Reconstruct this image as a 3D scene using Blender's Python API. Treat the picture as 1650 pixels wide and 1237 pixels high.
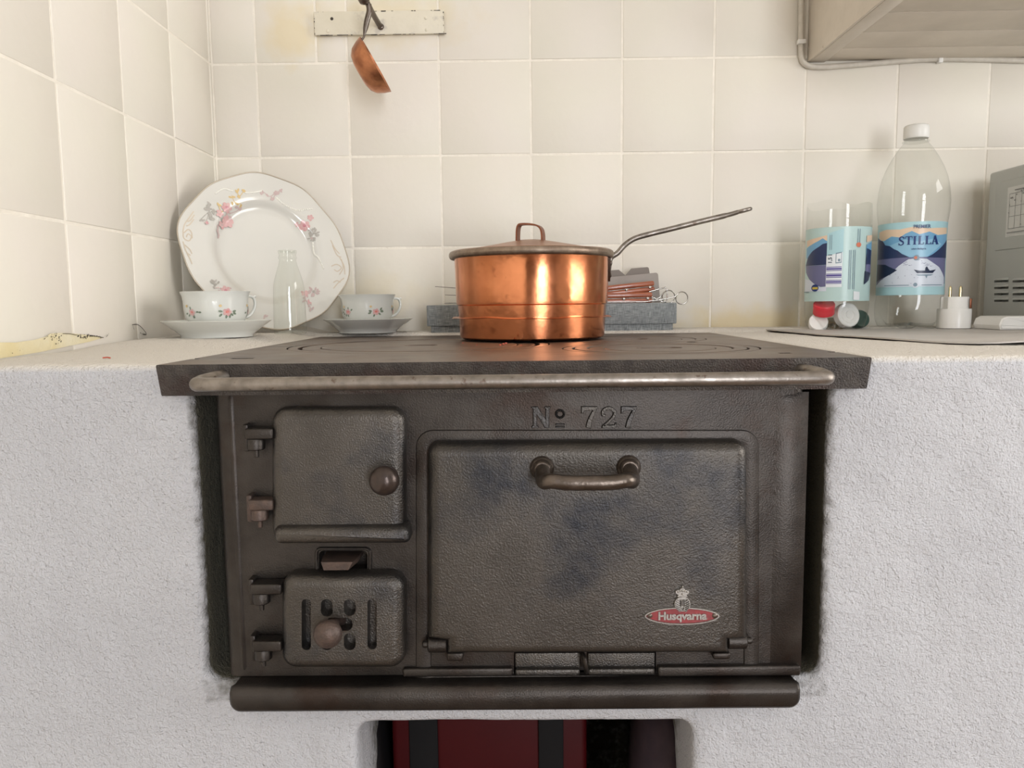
import bpy, bmesh, math, random
from mathutils import Vector, Matrix, noise
from mathutils.geometry import tessellate_polygon

random.seed(7)
PI = math.pi
S = bpy.context.scene
C = S.collection
for o in list(bpy.data.objects):
    bpy.data.objects.remove(o)

# ------------------------------------------------------------------ camera
DW = 1.283                      # metres from the camera to the tiled back wall (wall face is y = 0)
TOP = 0.85                      # height of the hob plate
FPX = 1240.0
CAM = Vector((0, -DW, TOP + 0.0481))
ROT = Matrix.Rotation(math.radians(0.46), 3, 'Z') @ Matrix.Rotation(math.radians(90 - 6.0), 3, 'X') @ Matrix.Rotation(-0.0115, 3, 'Z')
cd = bpy.data.cameras.new('camera'); cam = bpy.data.objects.new('camera', cd); C.objects.link(cam)
cd.sensor_width = 36; cd.sensor_fit = 'HORIZONTAL'; cd.lens = FPX / 1650 * 36; cd.clip_start = 0.02
cam.matrix_world = Matrix.Translation(CAM) @ ROT.to_4x4()
S.camera = cam

# ------------------------------------------------------------------ world, light, exposure
w = bpy.data.worlds.new('world'); S.world = w; w.use_nodes = True
w.node_tree.nodes['Background'].inputs[0].default_value = (0.75, 0.86, 1.0, 1)
w.node_tree.nodes['Background'].inputs[1].default_value = 1.0
S.view_settings.view_transform = 'Standard'; S.view_settings.look = 'None'
S.view_settings.gamma = 1; S.view_settings.use_curve_mapping = False
S.view_settings.exposure = -0.10

def area_light(name, loc, target, sx, sy, power, col):
    l = bpy.data.lights.new(name, 'AREA'); l.shape = 'RECTANGLE'; l.size = sx; l.size_y = sy
    l.energy = power; l.color = col
    o = bpy.data.objects.new(name, l); C.objects.link(o); o.location = loc
    o.rotation_euler = (Vector(target) - Vector(loc)).to_track_quat('-Z', 'Y').to_euler()
    return o
# daylight entering by the two windows of the kitchen
WIN_REAR = (0.62, 1.38, 0.06, 2.10)      # x0 x1 z0 z1 in the wall behind the camera
WIN_SIDE = (-1.75, -0.60, 0.45, 2.10)    # y0 y1 z0 z1 in the right-hand wall
XR, YB, ZC, XL = 2.4, -4.0, 2.45, -0.488
area_light('daylight_rear_window', (1.0, YB - 0.10, 1.08), (1.0, 0, 1.08), 0.76, 2.04, 96, (0.94, 0.96, 1.0))
area_light('daylight_side_window', (XR + 0.10, -1.175, 1.275), (0, -1.175, 1.275), 1.15, 1.65, 60, (1.0, 0.975, 0.94))

# ------------------------------------------------------------------ helpers
def at(px, py, Z):
    """point of the photograph at depth Z metres in front of the camera (measured to the wall)"""
    d = ROT @ Vector(((px - 825) / FPX, -(py - 618.5) / FPX, -1))
    return CAM + d * (Z / d.y)

def atz(px, py, z):
    d = ROT @ Vector(((px - 825) / FPX, -(py - 618.5) / FPX, -1))
    return CAM + d * ((z - CAM.z) / d.z)

def Yd(Z): return Z - DW

def new_obj(name, me, mat=None, parent=None, smooth=None):
    o = bpy.data.objects.new(name, me); C.objects.link(o)
    if mat is not None and len(me.materials) == 0:
        for m in (mat if isinstance(mat, (list, tuple)) else [mat]): me.materials.append(m)
    if smooth is not None:
        for p in me.polygons: p.use_smooth = True
        if smooth < 179: me.set_sharp_from_angle(angle=math.radians(smooth))
    if parent: o.parent = parent
    return o

ORG = {}
def thing(name, label, cat, loc, group=None, rot=None):
    o = bpy.data.objects.new(name, None); C.objects.link(o); o.location = loc; o.empty_display_size = 0.02
    if rot: o.rotation_euler = rot
    o['label'] = label; o['category'] = cat
    if group: o['group'] = group
    ORG[o.name] = Vector(loc)
    return o

def tag(o, label, cat, group=None):
    o['label'] = label; o['category'] = cat
    if group: o['group'] = group
    return o

class MB:
    """collects shapes; build() links them as one mesh object"""
    def __init__(s): s.v = []; s.f = []; s.m = []
    def add(s, vf, mi=0):
        v, f = vf; n = len(s.v)
        s.v += [Vector(p) for p in v]; s.f += [tuple(i + n for i in q) for q in f]; s.m += [mi] * len(f)
        return s
    def build(s, name, mat, parent=None, smooth=35, org=None, fix=True):
        if org is None: org = world_origin(parent) if parent else Vector((0, 0, 0))
        org = Vector(org)
        me = bpy.data.meshes.new(name)
        me.from_pydata([tuple(p - org) for p in s.v], [], s.f)
        for p, i in zip(me.polygons, s.m): p.material_index = i
        if fix:
            bm = bmesh.new(); bm.from_mesh(me); bmesh.ops.recalc_face_normals(bm, faces=bm.faces); bm.to_mesh(me); bm.free()
        me.update()
        o = new_obj(name, me, mat, parent, smooth)
        if parent is None: o.location = org
        return o

def world_origin(o):
    p = Vector((0, 0, 0))
    while o is not None:
        p += o.location; o = o.parent
    return p

def put(name, vf, mat, parent=None, smooth=35, org=None, fix=True):
    return MB().add(vf).build(name, mat, parent, smooth, org, fix)

def box(x0, x1, y0, y1, z0, z1, b=0.0, seg=2):
    bm = bmesh.new()
    vs = [bm.verts.new((x, y, z)) for x in (x0, x1) for y in (y0, y1) for z in (z0, z1)]
    for f in ((0, 1, 3, 2), (4, 6, 7, 5), (0, 4, 5, 1), (2, 3, 7, 6), (0, 2, 6, 4), (1, 5, 7, 3)): bm.faces.new([vs[i] for i in f])
    bmesh.ops.recalc_face_normals(bm, faces=bm.faces)
    if b > 0: bmesh.ops.bevel(bm, geom=bm.edges[:], offset=b, segments=seg, affect='EDGES', profile=0.5)
    bm.verts.index_update()
    r = ([v.co.copy() for v in bm.verts], [tuple(v.index for v in f.verts) for f in bm.faces]); bm.free()
    return r

def xform(vf, M): return ([M @ Vector(p) for p in vf[0]], vf[1])

def loft(loops, cap0=True, cap1=True, closed=True):
    n = len(loops[0]); v = [Vector(p) for l in loops for p in l]; f = []
    for i in range(len(loops) - 1):
        for j in range(n if closed else n - 1):
            k = (j + 1) % n
            f.append((i * n + j, i * n + k, (i + 1) * n + k, (i + 1) * n + j))
    if cap0: f.append(tuple(range(n - 1, -1, -1)))
    if cap1: f.append(tuple((len(loops) - 1) * n + j for j in range(n)))
    return (v, f)

def lathe(prof, n=48, mod=None, cen=(0, 0, 0), cap0=True, cap1=True):
    """prof [(r, z)] turned about z; mod(theta, i) multiplies the radius"""
    loops = []
    for i, (r, z) in enumerate(prof):
        loops.append([Vector((cen[0] + r * (mod(2 * PI * j / n, i) if mod else 1) * math.cos(2 * PI * j / n),
                              cen[1] + r * (mod(2 * PI * j / n, i) if mod else 1) * math.sin(2 * PI * j / n), cen[2] + z)) for j in range(n)])
    return loft(loops, cap0, cap1)

def catmull(pts, k=6):
    P = [Vector(p) for p in pts]; out = []
    for i in range(len(P) - 1):
        a = P[i - 1] if i else P[0] * 2 - P[1]; b = P[i]; c = P[i + 1]; d = P[i + 2] if i + 2 < len(P) else P[-1] * 2 - P[-2]
        for j in range(k):
            t = j / k
            out.append(0.5 * ((2 * b) + (c - a) * t + (2 * a - 5 * b + 4 * c - d) * t * t + (-a + 3 * b - 3 * c + d) * t ** 3))
    out.append(P[-1]); return out

def tube(pts, r, n=12, flat=None, up=(0, 0, 1), caps=True, closed=False):
    """r: number or list; flat: (a, b) cross-section factors (side, up) or list"""
    P = [Vector(p) for p in pts]; loops = []; prev = None; m = len(P)
    for i, p in enumerate(P):
        if closed: t = (P[(i + 1) % m] - P[i - 1]).normalized()
        else: t = (P[min(i + 1, m - 1)] - P[max(i - 1, 0)]).normalized()
        if prev is None:
            s = t.cross(Vector(up))
            if s.length < 1e-4: s = t.cross(Vector((1, 0, 0)))
        else: s = prev - t * prev.dot(t)
        s.normalize(); prev = s; u = s.cross(t)
        rr = r[i] if isinstance(r, (list, tuple)) else r
        fl = flat[i] if isinstance(flat, list) else (flat or (1, 1))
        loops.append([p + (s * fl[0] * math.cos(2 * PI * j / n) + u * fl[1] * math.sin(2 * PI * j / n)) * rr for j in range(n)])
    if closed: loops.append(loops[0]); return loft(loops, False, False)
    return loft(loops, caps, caps)

def round_poly(pts, rad, seg=5):
    """fillet the corners of a 2D polygon"""
    out = []; n = len(pts)
    for i in range(n):
        p = Vector(pts[i]); a = Vector(pts[i - 1]) - p; b = Vector(pts[(i + 1) % n]) - p
        r = rad[i] if isinstance(rad, (list, tuple)) else rad
        if r <= 0: out.append(p); continue
        la, lb = a.length, b.length; a.normalize(); b.normalize()
        ang = math.acos(max(-1, min(1, a.dot(b)))); d = min(r / math.tan(ang / 2), la * .48, lb * .48); r2 = d * math.tan(ang / 2)
        c = p + (a + b).normalized() * (r2 / math.sin(ang / 2)); s = p + a * d; e = p + b * d
        a0 = math.atan2(s.y - c.y, s.x - c.x); a1 = math.atan2(e.y - c.y, e.x - c.x)
        da = (a1 - a0 + PI) % (2 * PI) - PI
        for k in range(seg + 1):
            t = a0 + da * k / seg; out.append(Vector((c.x + r2 * math.cos(t), c.y + r2 * math.sin(t))))
    return out

def area2(p): return sum(p[i - 1].x * p[i].y - p[i].x * p[i - 1].y for i in range(len(p))) / 2

def inset(p, d):
    n = len(p); s = 1 if area2(p) > 0 else -1; out = []
    for i in range(n):
        e0 = (p[i] - p[i - 1]); e1 = (p[(i + 1) % n] - p[i])
        if e0.length < 1e-9 or e1.length < 1e-9: out.append(p[i].copy()); continue
        n0 = Vector((-e0.y, e0.x)).normalized() * s; n1 = Vector((-e1.y, e1.x)).normalized() * s
        m = n0 + n1
        m = m / max(0.35, m.length_squared / 2) if m.length > 1e-6 else n0
        out.append(p[i] + m * d)
    return out

def relief(poly, y_back, steps, cap_back=False):
    """a cast panel facing -y: poly in (x, z); steps [(inset, out)]"""
    loops = [[(q.x, y_back - h, q.y) for q in (inset(poly, d) if d else poly)] for d, h in steps]
    return loft(loops, cap_back, True)

def xz(pts, Z):
    """pixels of the photograph -> (x, z) on the plane at depth Z"""
    return [Vector((p.x, p.z)) for p in (at(a, b, Z) for a, b in pts)]

def rect(x0, x1, y0, y1): return [(x0, y0), (x1, y0), (x1, y1), (x0, y1)]

def cut(o, cutters):
    for i, c in enumerate(cutters):
        me = bpy.data.meshes.new('c'); me.from_pydata([tuple(Vector(p)) for p in c[0]], [], c[1])
        bm = bmesh.new(); bm.from_mesh(me); bmesh.ops.recalc_face_normals(bm, faces=bm.faces); bm.to_mesh(me); bm.free()
        co = bpy.data.objects.new('c', me); C.objects.link(co)
        m = o.modifiers.new('b', 'BOOLEAN'); m.operation = 'DIFFERENCE'; m.solver = 'EXACT'; m.object = co
        bpy.context.view_layer.update()
        dg = bpy.context.evaluated_depsgraph_get()
        ne = bpy.data.meshes.new_from_object(o.evaluated_get(dg))
        o.modifiers.clear(); old = o.data; nm = old.name; o.data = ne; bpy.data.meshes.remove(old); ne.name = nm
        bpy.data.objects.remove(co); bpy.data.meshes.remove(me)
    return o

def shift(vf, d): return ([Vector(p) + Vector(d) for p in vf[0]], vf[1])

def ribbon(pts, wd):
    """flat 2D stroke as (verts2d, faces)"""
    P = [Vector(p) for p in pts]; n = len(P); v = []; f = []
    for i, p in enumerate(P):
        t = (P[min(i + 1, n - 1)] - P[max(i - 1, 0)]).normalized(); s = Vector((-t.y, t.x))
        ww = (wd[i] if isinstance(wd, (list, tuple)) else wd) / 2
        v += [p + s * ww, p - s * ww]
    for i in range(n - 1): f.append((2 * i, 2 * i + 1, 2 * i + 3, 2 * i + 2))
    return v, f

def poly2(pts):
    P = [Vector((p[0], p[1], 0)) for p in pts]
    return [p.xy for p in P], [tuple(t) for t in tessellate_polygon([P])]

def disc2(cx, cy, rx, ry=None, n=16, rot=0):
    ry = rx if ry is None else ry
    pts = []
    for i in range(n):
        a = 2 * PI * i / n; x, y = rx * math.cos(a), ry * math.sin(a)
        pts.append((cx + x * math.cos(rot) - y * math.sin(rot), cy + x * math.sin(rot) + y * math.cos(rot)))
    return poly2(pts)

def text2(body, size, bold=0.0, squeeze=1.0):
    cu = bpy.data.curves.new('t', 'FONT'); cu.body = body; cu.size = size; cu.offset = bold; cu.align_x = 'CENTER'; cu.resolution_u = 3
    o = bpy.data.objects.new('t', cu); C.objects.link(o); bpy.context.view_layer.update()
    dg = bpy.context.evaluated_depsgraph_get(); me = bpy.data.meshes.new_from_object(o.evaluated_get(dg))
    v = [Vector((p.co.x * squeeze, p.co.y)) for p in me.vertices]; f = [tuple(p.vertices) for p in me.polygons]
    bpy.data.objects.remove(o); bpy.data.curves.remove(cu); bpy.data.meshes.remove(me)
    return v, f

def move2(vf, dx, dy, s=1.0, rot=0.0):
    c, n = math.cos(rot) * s, math.sin(rot) * s
    return [Vector((p[0] * c - p[1] * n + dx, p[0] * n + p[1] * c + dy)) for p in vf[0]], vf[1]

def decal(name, items, mapper, mats, parent, maxlen=None, step=0.00004, base=0.0002):
    """flat print: items = [((verts2d, faces), material index)], each laid a hair above the one before"""
    bm = bmesh.new(); lay = bm.verts.layers.float.new('h')
    for k, (vf, mi) in enumerate(items):
        vs = [bm.verts.new((p[0], p[1], 0)) for p in vf[0]]
        for v in vs: v[lay] = base + step * k
        for f in vf[1]:
            try: bm.faces.new([vs[i] for i in f]).material_index = mi
            except ValueError: pass
    if maxlen:
        for _ in range(6):
            es = [e for e in bm.edges if e.calc_length() > maxlen]
            if not es: break
            bmesh.ops.subdivide_edges(bm, edges=es, cuts=1)
            bmesh.ops.triangulate(bm, faces=[f for f in bm.faces if len(f.verts) > 4])
    org = world_origin(parent)
    for v in bm.verts: v.co = Vector(mapper(v.co.x, v.co.y, v[lay])) - org
    me = bpy.data.meshes.new(name); bm.to_mesh(me); bm.free()
    return new_obj(name, me, mats, parent, 60)

# ------------------------------------------------------------------ materials
def mat(name, col, col2=None, cs=30, rough=0.5, metal=0.0, bump=None, coat=0.0, spec=0.5, contrast=(0.35, 0.65),
        space='pos', rough2=None, extra=None, detail=4, tilevar=0.0, sss=0.0, aniso=None):
    m = bpy.data.materials.new(name); m.use_nodes = True; nt = m.node_tree; N = nt.nodes; L = nt.links
    b = N['Principled BSDF']
    b.inputs['Roughness'].default_value = rough; b.inputs['Metallic'].default_value = metal
    b.inputs['Coat Weight'].default_value = coat; b.inputs['Coat Roughness'].default_value = 0.08
    b.inputs['Specular IOR Level'].default_value = spec
    if space == 'pos': src = N.new('ShaderNodeNewGeometry').outputs['Position']
    else: src = N.new('ShaderNodeTexCoord').outputs['Object']
    if aniso:
        mp = N.new('ShaderNodeMapping'); mp.inputs['Scale'].default_value = aniso; L.new(src, mp.inputs[0]); src = mp.outputs[0]
    cur = None
    def ns(scale, det=detail, rg=0.55):
        n = N.new('ShaderNodeTexNoise'); n.inputs['Scale'].default_value = scale; n.inputs['Detail'].default_value = det
        n.inputs['Roughness'].default_value = rg; L.new(src, n.inputs['Vector']); return n
    def ramp(o, a, c):
        r = N.new('ShaderNodeMapRange'); r.inputs['From Min'].default_value = a; r.inputs['From Max'].default_value = c
        L.new(o, r.inputs['Value']); return r.outputs['Result']
    def mix(a, c, fac):
        x = N.new('ShaderNodeMix'); x.data_type = 'RGBA'
        for s, v in ((x.inputs[6], a), (x.inputs[7], c)):
            if isinstance(v, tuple): s.default_value = (*v[:3], 1)
            else: L.new(v, s)
        if isinstance(fac, (int, float)): x.inputs[0].default_value = fac
        else: L.new(fac, x.inputs[0])
        return x.outputs[2]
    cur = col
    if col2 is not None:
        n = ns(cs); f = ramp(n.outputs['Fac'], *contrast); cur = mix(col, col2, f)
        if rough2 is not None:
            r = N.new('ShaderNodeMapRange'); r.inputs['To Min'].default_value = rough; r.inputs['To Max'].default_value = rough2
            L.new(f, r.inputs['Value']); L.new(r.outputs[0], b.inputs['Roughness'])
    if extra:                                   # [(colour, scale, lo, hi, strength)]
        for (c, sc, lo, hi, st) in extra:
            n = ns(sc, 5, 0.6); f = ramp(n.outputs['Fac'], lo, hi)
            mm = N.new('ShaderNodeMath'); mm.operation = 'MULTIPLY'; mm.inputs[1].default_value = st; L.new(f, mm.inputs[0])
            cur = mix(cur, c, mm.outputs[0])
    if tilevar:
        oi = N.new('ShaderNodeObjectInfo'); hsv = N.new('ShaderNodeHueSaturation')
        r = N.new('ShaderNodeMapRange'); r.inputs['To Min'].default_value = 1 - tilevar; r.inputs['To Max'].default_value = 1 + tilevar
        L.new(oi.outputs['Random'], r.inputs['Value']); L.new(r.outputs[0], hsv.inputs['Value'])
        if isinstance(cur, tuple): hsv.inputs['Color'].default_value = (*cur[:3], 1)
        else: L.new(cur, hsv.inputs['Color'])
        cur = hsv.outputs[0]
    if isinstance(cur, tuple): b.inputs['Base Color'].default_value = (*cur[:3], 1)
    else: L.new(cur, b.inputs['Base Color'])
    if bump:
        prev = None
        for (sc, dist) in bump:
            n = ns(sc, 3, 0.5); bp = N.new('ShaderNodeBump'); bp.inputs['Strength'].default_value = 1.0
            bp.inputs['Distance'].default_value = dist; L.new(n.outputs['Fac'], bp.inputs['Height'])
            if prev: L.new(prev, bp.inputs['Normal'])
            prev = bp.outputs[0]
        L.new(prev, b.inputs['Normal'])
    if sss: b.inputs['Subsurface Weight'].default_value = sss; b.inputs['Subsurface Radius'].default_value = (.004, .003, .002); b.inputs['Subsurface Scale'].default_value = 1
    return m

def srgb(r, g, b):
    f = lambda c: (c / 255) / 12.92 if c / 255 <= 0.04045 else ((c / 255 + 0.055) / 1.055) ** 2.4
    return (f(r), f(g), f(b))

def clear_shell(name, tint, ior=1.5, rough=0.02, base=0.02):
    """thin clear wall: light passes straight through, surface reflects by fresnel"""
    m = bpy.data.materials.new(name); m.use_nodes = True; nt = m.node_tree; N = nt.nodes; L = nt.links
    N.remove(N['Principled BSDF']); out = N['Material Output']
    t = N.new('ShaderNodeBsdfTransparent'); t.inputs[0].default_value = (*tint, 1)
    g = N.new('ShaderNodeBsdfGlossy'); g.inputs['Roughness'].default_value = rough
    lw = N.new('ShaderNodeLayerWeight')                      # facing = 1 - |cos|, same on both sides of the wall
    pw = N.new('ShaderNodeMath'); pw.operation = 'POWER'; pw.inputs[1].default_value = 5.0; L.new(lw.outputs['Facing'], pw.inputs[0])
    ml = N.new('ShaderNodeMath'); ml.operation = 'MULTIPLY'; ml.inputs[1].default_value = 0.75; L.new(pw.outputs[0], ml.inputs[0])
    tc = N.new('ShaderNodeTexCoord'); n = N.new('ShaderNodeTexNoise'); n.inputs['Scale'].default_value = 28; L.new(tc.outputs['Object'], n.inputs[0])
    bp = N.new('ShaderNodeBump'); bp.inputs['Distance'].default_value = 0.0006; bp.inputs['Strength'].default_value = 0.35; L.new(n.outputs[0], bp.inputs['Height'])
    L.new(bp.outputs[0], g.inputs['Normal'])
    a = N.new('ShaderNodeMath'); a.operation = 'ADD'; a.inputs[1].default_value = base; a.use_clamp = True; L.new(ml.outputs[0], a.inputs[0])
    mx = N.new('ShaderNodeMixShader'); L.new(a.outputs[0], mx.inputs[0]); L.new(t.outputs[0], mx.inputs[1]); L.new(g.outputs[0], mx.inputs[2])
    L.new(mx.outputs[0], out.inputs[0]); return m

M = {}
TILE = (0.735, 0.70, 0.61)
M['tile'] = mat('glazed_tile', TILE, (0.745, 0.695, 0.625), cs=6, rough=0.5, spec=0.4, bump=[(14, 0.0012), (70, 0.0003)], tilevar=0.018,
                extra=[((0.45, 0.40, 0.33), 130, 0.74, 0.80, 0.35)])
def stain(m, spots):
    nt = m.node_tree; N = nt.nodes; L = nt.links; b = N['Principled BSDF']; g = N.new('ShaderNodeNewGeometry')
    cur = [l for l in L if l.to_socket == b.inputs['Base Color']][0].from_socket
    for (p, sc, col, st) in spots:
        mp = N.new('ShaderNodeMapping'); mp.vector_type = 'TEXTURE'; mp.inputs['Location'].default_value = p; mp.inputs['Scale'].default_value = sc; L.new(g.outputs['Position'], mp.inputs[0])
        ln = N.new('ShaderNodeVectorMath'); ln.operation = 'LENGTH'; L.new(mp.outputs[0], ln.inputs[0])
        n = N.new('ShaderNodeTexNoise'); n.inputs['Scale'].default_value = 30; n.inputs['Detail'].default_value = 4; L.new(g.outputs['Position'], n.inputs[0])
        a = N.new('ShaderNodeMath'); a.operation = 'MULTIPLY_ADD'; a.inputs[1].default_value = 1.3; L.new(n.outputs[0], a.inputs[0]); L.new(ln.outputs['Value'], a.inputs[2])
        r = N.new('ShaderNodeMapRange'); r.inputs['From Min'].default_value = 1.0; r.inputs['From Max'].default_value = 1.75; r.inputs['To Min'].default_value = st; r.inputs['To Max'].default_value = 0; L.new(a.outputs[0], r.inputs[0])
        x = N.new('ShaderNodeMix'); x.data_type = 'RGBA'; L.new(r.outputs[0], x.inputs[0]); L.new(cur, x.inputs[6]); x.inputs[7].default_value = (*col, 1); cur = x.outputs[2]
    L.new(cur, b.inputs['Base Color'])
YEL = (0.72, 0.60, 0.36)
stain(M['tile'], [(tuple(at(470, 50, DW)), (.05, .03, .06), YEL, .6), (tuple(at(1210, 522, DW)), (.14, .03, .035), YEL, .75), (tuple(at(625, 30, DW)), (.14, .03, .05), YEL, .45),
                  (tuple(at(590, 480, DW)), (.10, .03, .05), YEL, .3), (tuple(at(60, 590, 0.72)), (.03, .16, .03), YEL, .7)])
M['grout'] = mat('painted_grout', (0.86, 0.81, 0.72), (0.78, 0.73, 0.64), cs=40, rough=0.6, bump=[(220, 0.0008)])
M['plain_wall'] = mat('painted_wall', (0.40, 0.375, 0.34), rough=0.8, bump=[(60, 0.0006)])
M['dark_wall'] = mat('dark_unseen_wall', (0.15, 0.105, 0.07), (0.11, 0.075, 0.05), cs=6, rough=0.6, aniso=(10, 1, 1))  # unseen rear wall, made dark to deepen reflections in the pan and iron
M['floor'] = mat('wood_floor', (0.24, 0.16, 0.10), (0.18, 0.11, 0.065), cs=8, rough=0.5, aniso=(1, 12, 1))
M['paint_white'] = mat('white_paint', (0.80, 0.79, 0.76), rough=0.4)
M['cabinet'] = mat('cabinet_paint', srgb(218, 208, 194), srgb(206, 196, 182), cs=12, rough=0.45, bump=[(90, 0.0004)],
                   extra=[(srgb(120, 95, 70), 55, 0.72, 0.78, 0.8)])
M['iron'] = mat('cast_iron', (0.040, 0.0345, 0.031), (0.062, 0.054, 0.048), cs=26, rough=0.36, rough2=0.45, metal=0.85, spec=0.5,
                bump=[(750, 0.00028), (40, 0.0005)], extra=[((0.036, 0.021, 0.015), 14, 0.52, 0.66, 0.6), ((0.16, 0.10, 0.05), 600, 0.76, 0.80, 0.5)])
M['iron_door'] = mat('cast_iron_door', (0.076, 0.068, 0.060), (0.108, 0.097, 0.086), cs=18, rough=0.36, metal=0.85, spec=0.5,
                     bump=[(700, 0.00055)], extra=[((0.024, 0.0265, 0.033), 9, 0.46, 0.62, 0.9), ((0.02, 0.018, 0.017), 480, 0.66, 0.72, 0.5)])
M['iron_plate'] = mat('hob_iron', (0.135, 0.098, 0.076), (0.185, 0.143, 0.114), cs=22, rough=0.36, rough2=0.46, metal=0.65, bump=[(300, 0.00025)],
                      extra=[((0.055, 0.036, 0.028), 13, 0.52, 0.68, 0.6)])
M['iron_edge'] = mat('hob_edge_iron', (0.036, 0.030, 0.027), (0.066, 0.056, 0.049), cs=60, rough=0.45, metal=0.5, bump=[(650, 0.0015)],
                     extra=[((0.035, 0.016, 0.012), 16, 0.55, 0.65, 0.6)])
M['steel'] = mat('worn_steel', (0.29, 0.26, 0.232), (0.20, 0.175, 0.152), cs=90, rough=0.32, rough2=0.45, metal=0.95, bump=[(350, 0.0002)],
                 extra=[((0.10, 0.06, 0.04), 140, 0.62, 0.70, 0.7)])
M['dark_steel'] = mat('dark_steel', (0.16, 0.13, 0.11), (0.10, 0.08, 0.065), cs=70, rough=0.35, metal=0.9, bump=[(300, 0.0003)])
M['knob'] = mat('worn_knob', (0.075, 0.055, 0.047), (0.05, 0.038, 0.033), cs=120, rough=0.3, metal=0.7, bump=[(200, 0.0003)])
M['rusty'] = mat('rusty_iron', (0.11, 0.075, 0.06), (0.075, 0.055, 0.047), cs=120, rough=0.5, metal=0.6, bump=[(500, 0.0004)])
M['black'] = mat('black_void_iron', (0.012, 0.010, 0.010), rough=0.7, metal=0.2)
M['chrome'] = mat('bright_wire', (0.45, 0.43, 0.40), rough=0.22, metal=1.0)
M['silver'] = mat('badge_silver', (0.40, 0.38, 0.35), (0.28, 0.26, 0.24), cs=500, rough=0.35, metal=0.9)
M['enamel'] = mat('red_enamel', (0.26, 0.022, 0.026), (0.19, 0.018, 0.022), cs=200, rough=0.3, coat=0.3)
M['copper'] = mat('copper', (0.74, 0.285, 0.13), (0.58, 0.21, 0.095), cs=24, rough=0.13, rough2=0.24, metal=1.0, bump=[(22, 0.0007), (160, 0.00005)], space='obj',
                  extra=[((0.30, 0.10, 0.045), 60, 0.62, 0.74, 0.6)])
M['copper_dull'] = mat('aged_copper', (0.56, 0.24, 0.12), (0.33, 0.13, 0.07), cs=60, rough=0.33, metal=1.0, bump=[(70, 0.0008)], space='obj')
M['copper_lid'] = mat('lid_copper', (0.42, 0.23, 0.14), (0.32, 0.15, 0.09), cs=50, rough=0.36, metal=0.9, space='obj')
M['copper_strap'] = mat('strap_copper', (0.26, 0.10, 0.055), (0.18, 0.065, 0.04), cs=90, rough=0.38, metal=0.85, space='obj')
M['tin'] = mat('tinned_rim', (0.33, 0.26, 0.20), (0.22, 0.16, 0.12), cs=90, rough=0.38, metal=0.9, bump=[(200, 0.0003)], space='obj')
M['porcelain'] = mat('porcelain', (0.63, 0.615, 0.565), (0.65, 0.63, 0.575), cs=10, rough=0.16, coat=0.35, sss=0.0, space='obj')
M['porcelain_cool'] = mat('porcelain_cool', (0.66, 0.67, 0.63), rough=0.10, coat=0.5, space='obj')
M['gold_rim'] = mat('gilt_line', (0.46, 0.40, 0.32), rough=0.35, metal=0.5)
M['gold'] = mat('ochre_print', (0.62, 0.45, 0.20), rough=0.35)
M['gilt_scroll'] = mat('gilt_scroll', (0.55, 0.47, 0.37), rough=0.3, metal=0.3)
M['pink'] = mat('pink_print', (0.60, 0.33, 0.33), (0.66, 0.45, 0.43), cs=200, rough=0.2)
M['rose'] = mat('rose_print', (0.55, 0.21, 0.25), (0.60, 0.32, 0.34), cs=260, rough=0.2)
M['leaf'] = mat('grey_leaf_print', (0.36, 0.34, 0.30), (0.45, 0.42, 0.38), cs=260, rough=0.2)
M['mauve'] = mat('mauve_print', (0.55, 0.42, 0.40), rough=0.2)
M['green'] = mat('green_leaf_print', (0.15, 0.19, 0.13), (0.25, 0.30, 0.24), cs=300, rough=0.15)
M['red_print'] = mat('red_flower_print', (0.62, 0.17, 0.15), (0.70, 0.30, 0.28), cs=300, rough=0.15)
M['relief'] = mat('relief_glaze', (0.80, 0.78, 0.71), rough=0.08, coat=0.6)
M['pet'] = clear_shell('clear_pet', (0.955, 0.96, 0.95), 1.45, 0.02, 0.035)
M['glass'] = clear_shell('clear_glass', (0.965, 0.975, 0.96), 1.5, 0.02, 0.045)
M['window_glass'] = clear_shell('window_glass', (0.98, 0.98, 0.98), 1.1, 0.02, 0.0)
M['cap_white'] = mat('cap_plastic_white', (0.72, 0.71, 0.67), rough=0.4, space='obj')
M['cap_bright'] = mat('cap_plastic_bright', (0.86, 0.86, 0.85), rough=0.35, space='obj')
M['cap_red'] = mat('cap_plastic_red', (0.70, 0.035, 0.055), rough=0.35, space='obj')
M['cap_green'] = mat('cap_plastic_green', (0.02, 0.06, 0.045), rough=0.4, space='obj')
M['cap_brown'] = mat('cap_plastic_brown', (0.33, 0.26, 0.16), rough=0.4, space='obj')
for k, c in dict(l_pale=(168, 205, 212), l_sky=(140, 186, 212), l_mount=(112, 164, 200), l_peach=(222, 196, 170), l_navy=(36, 50, 88), l_navy2=(28, 42, 70),
                 l_lake=(104, 106, 142), l_white=(206, 214, 226), l_text=(30, 52, 112), l_grey=(120, 142, 158), l_violet=(88, 80, 150),
                 l_paper=(222, 228, 232), l_orange=(205, 120, 95), l_yellow=(190, 170, 70), l_mint=(182, 208, 206)).items():
    M[k] = mat('label_' + k[2:], srgb(*c), rough=0.35, spec=0.5)
M['white_plastic'] = mat('white_plastic', (0.78, 0.77, 0.74), rough=0.32, space='obj')
M['brass'] = mat('brass_pin', (0.75, 0.62, 0.38), rough=0.25, metal=1.0)
M['microwave'] = mat('grey_painted_metal', (0.46, 0.47, 0.45), (0.44, 0.45, 0.43), cs=5, rough=0.45, metal=0.1, space='obj')
M['sticker'] = mat('paper_sticker', (0.62, 0.62, 0.60), rough=0.55)
M['ink'] = mat('ink', (0.22, 0.22, 0.22), rough=0.6)
M['slate_fabric'] = None
M['card_grey'] = mat('grey_card', (0.30, 0.265, 0.235), (0.33, 0.295, 0.265), cs=30, rough=0.55)
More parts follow.
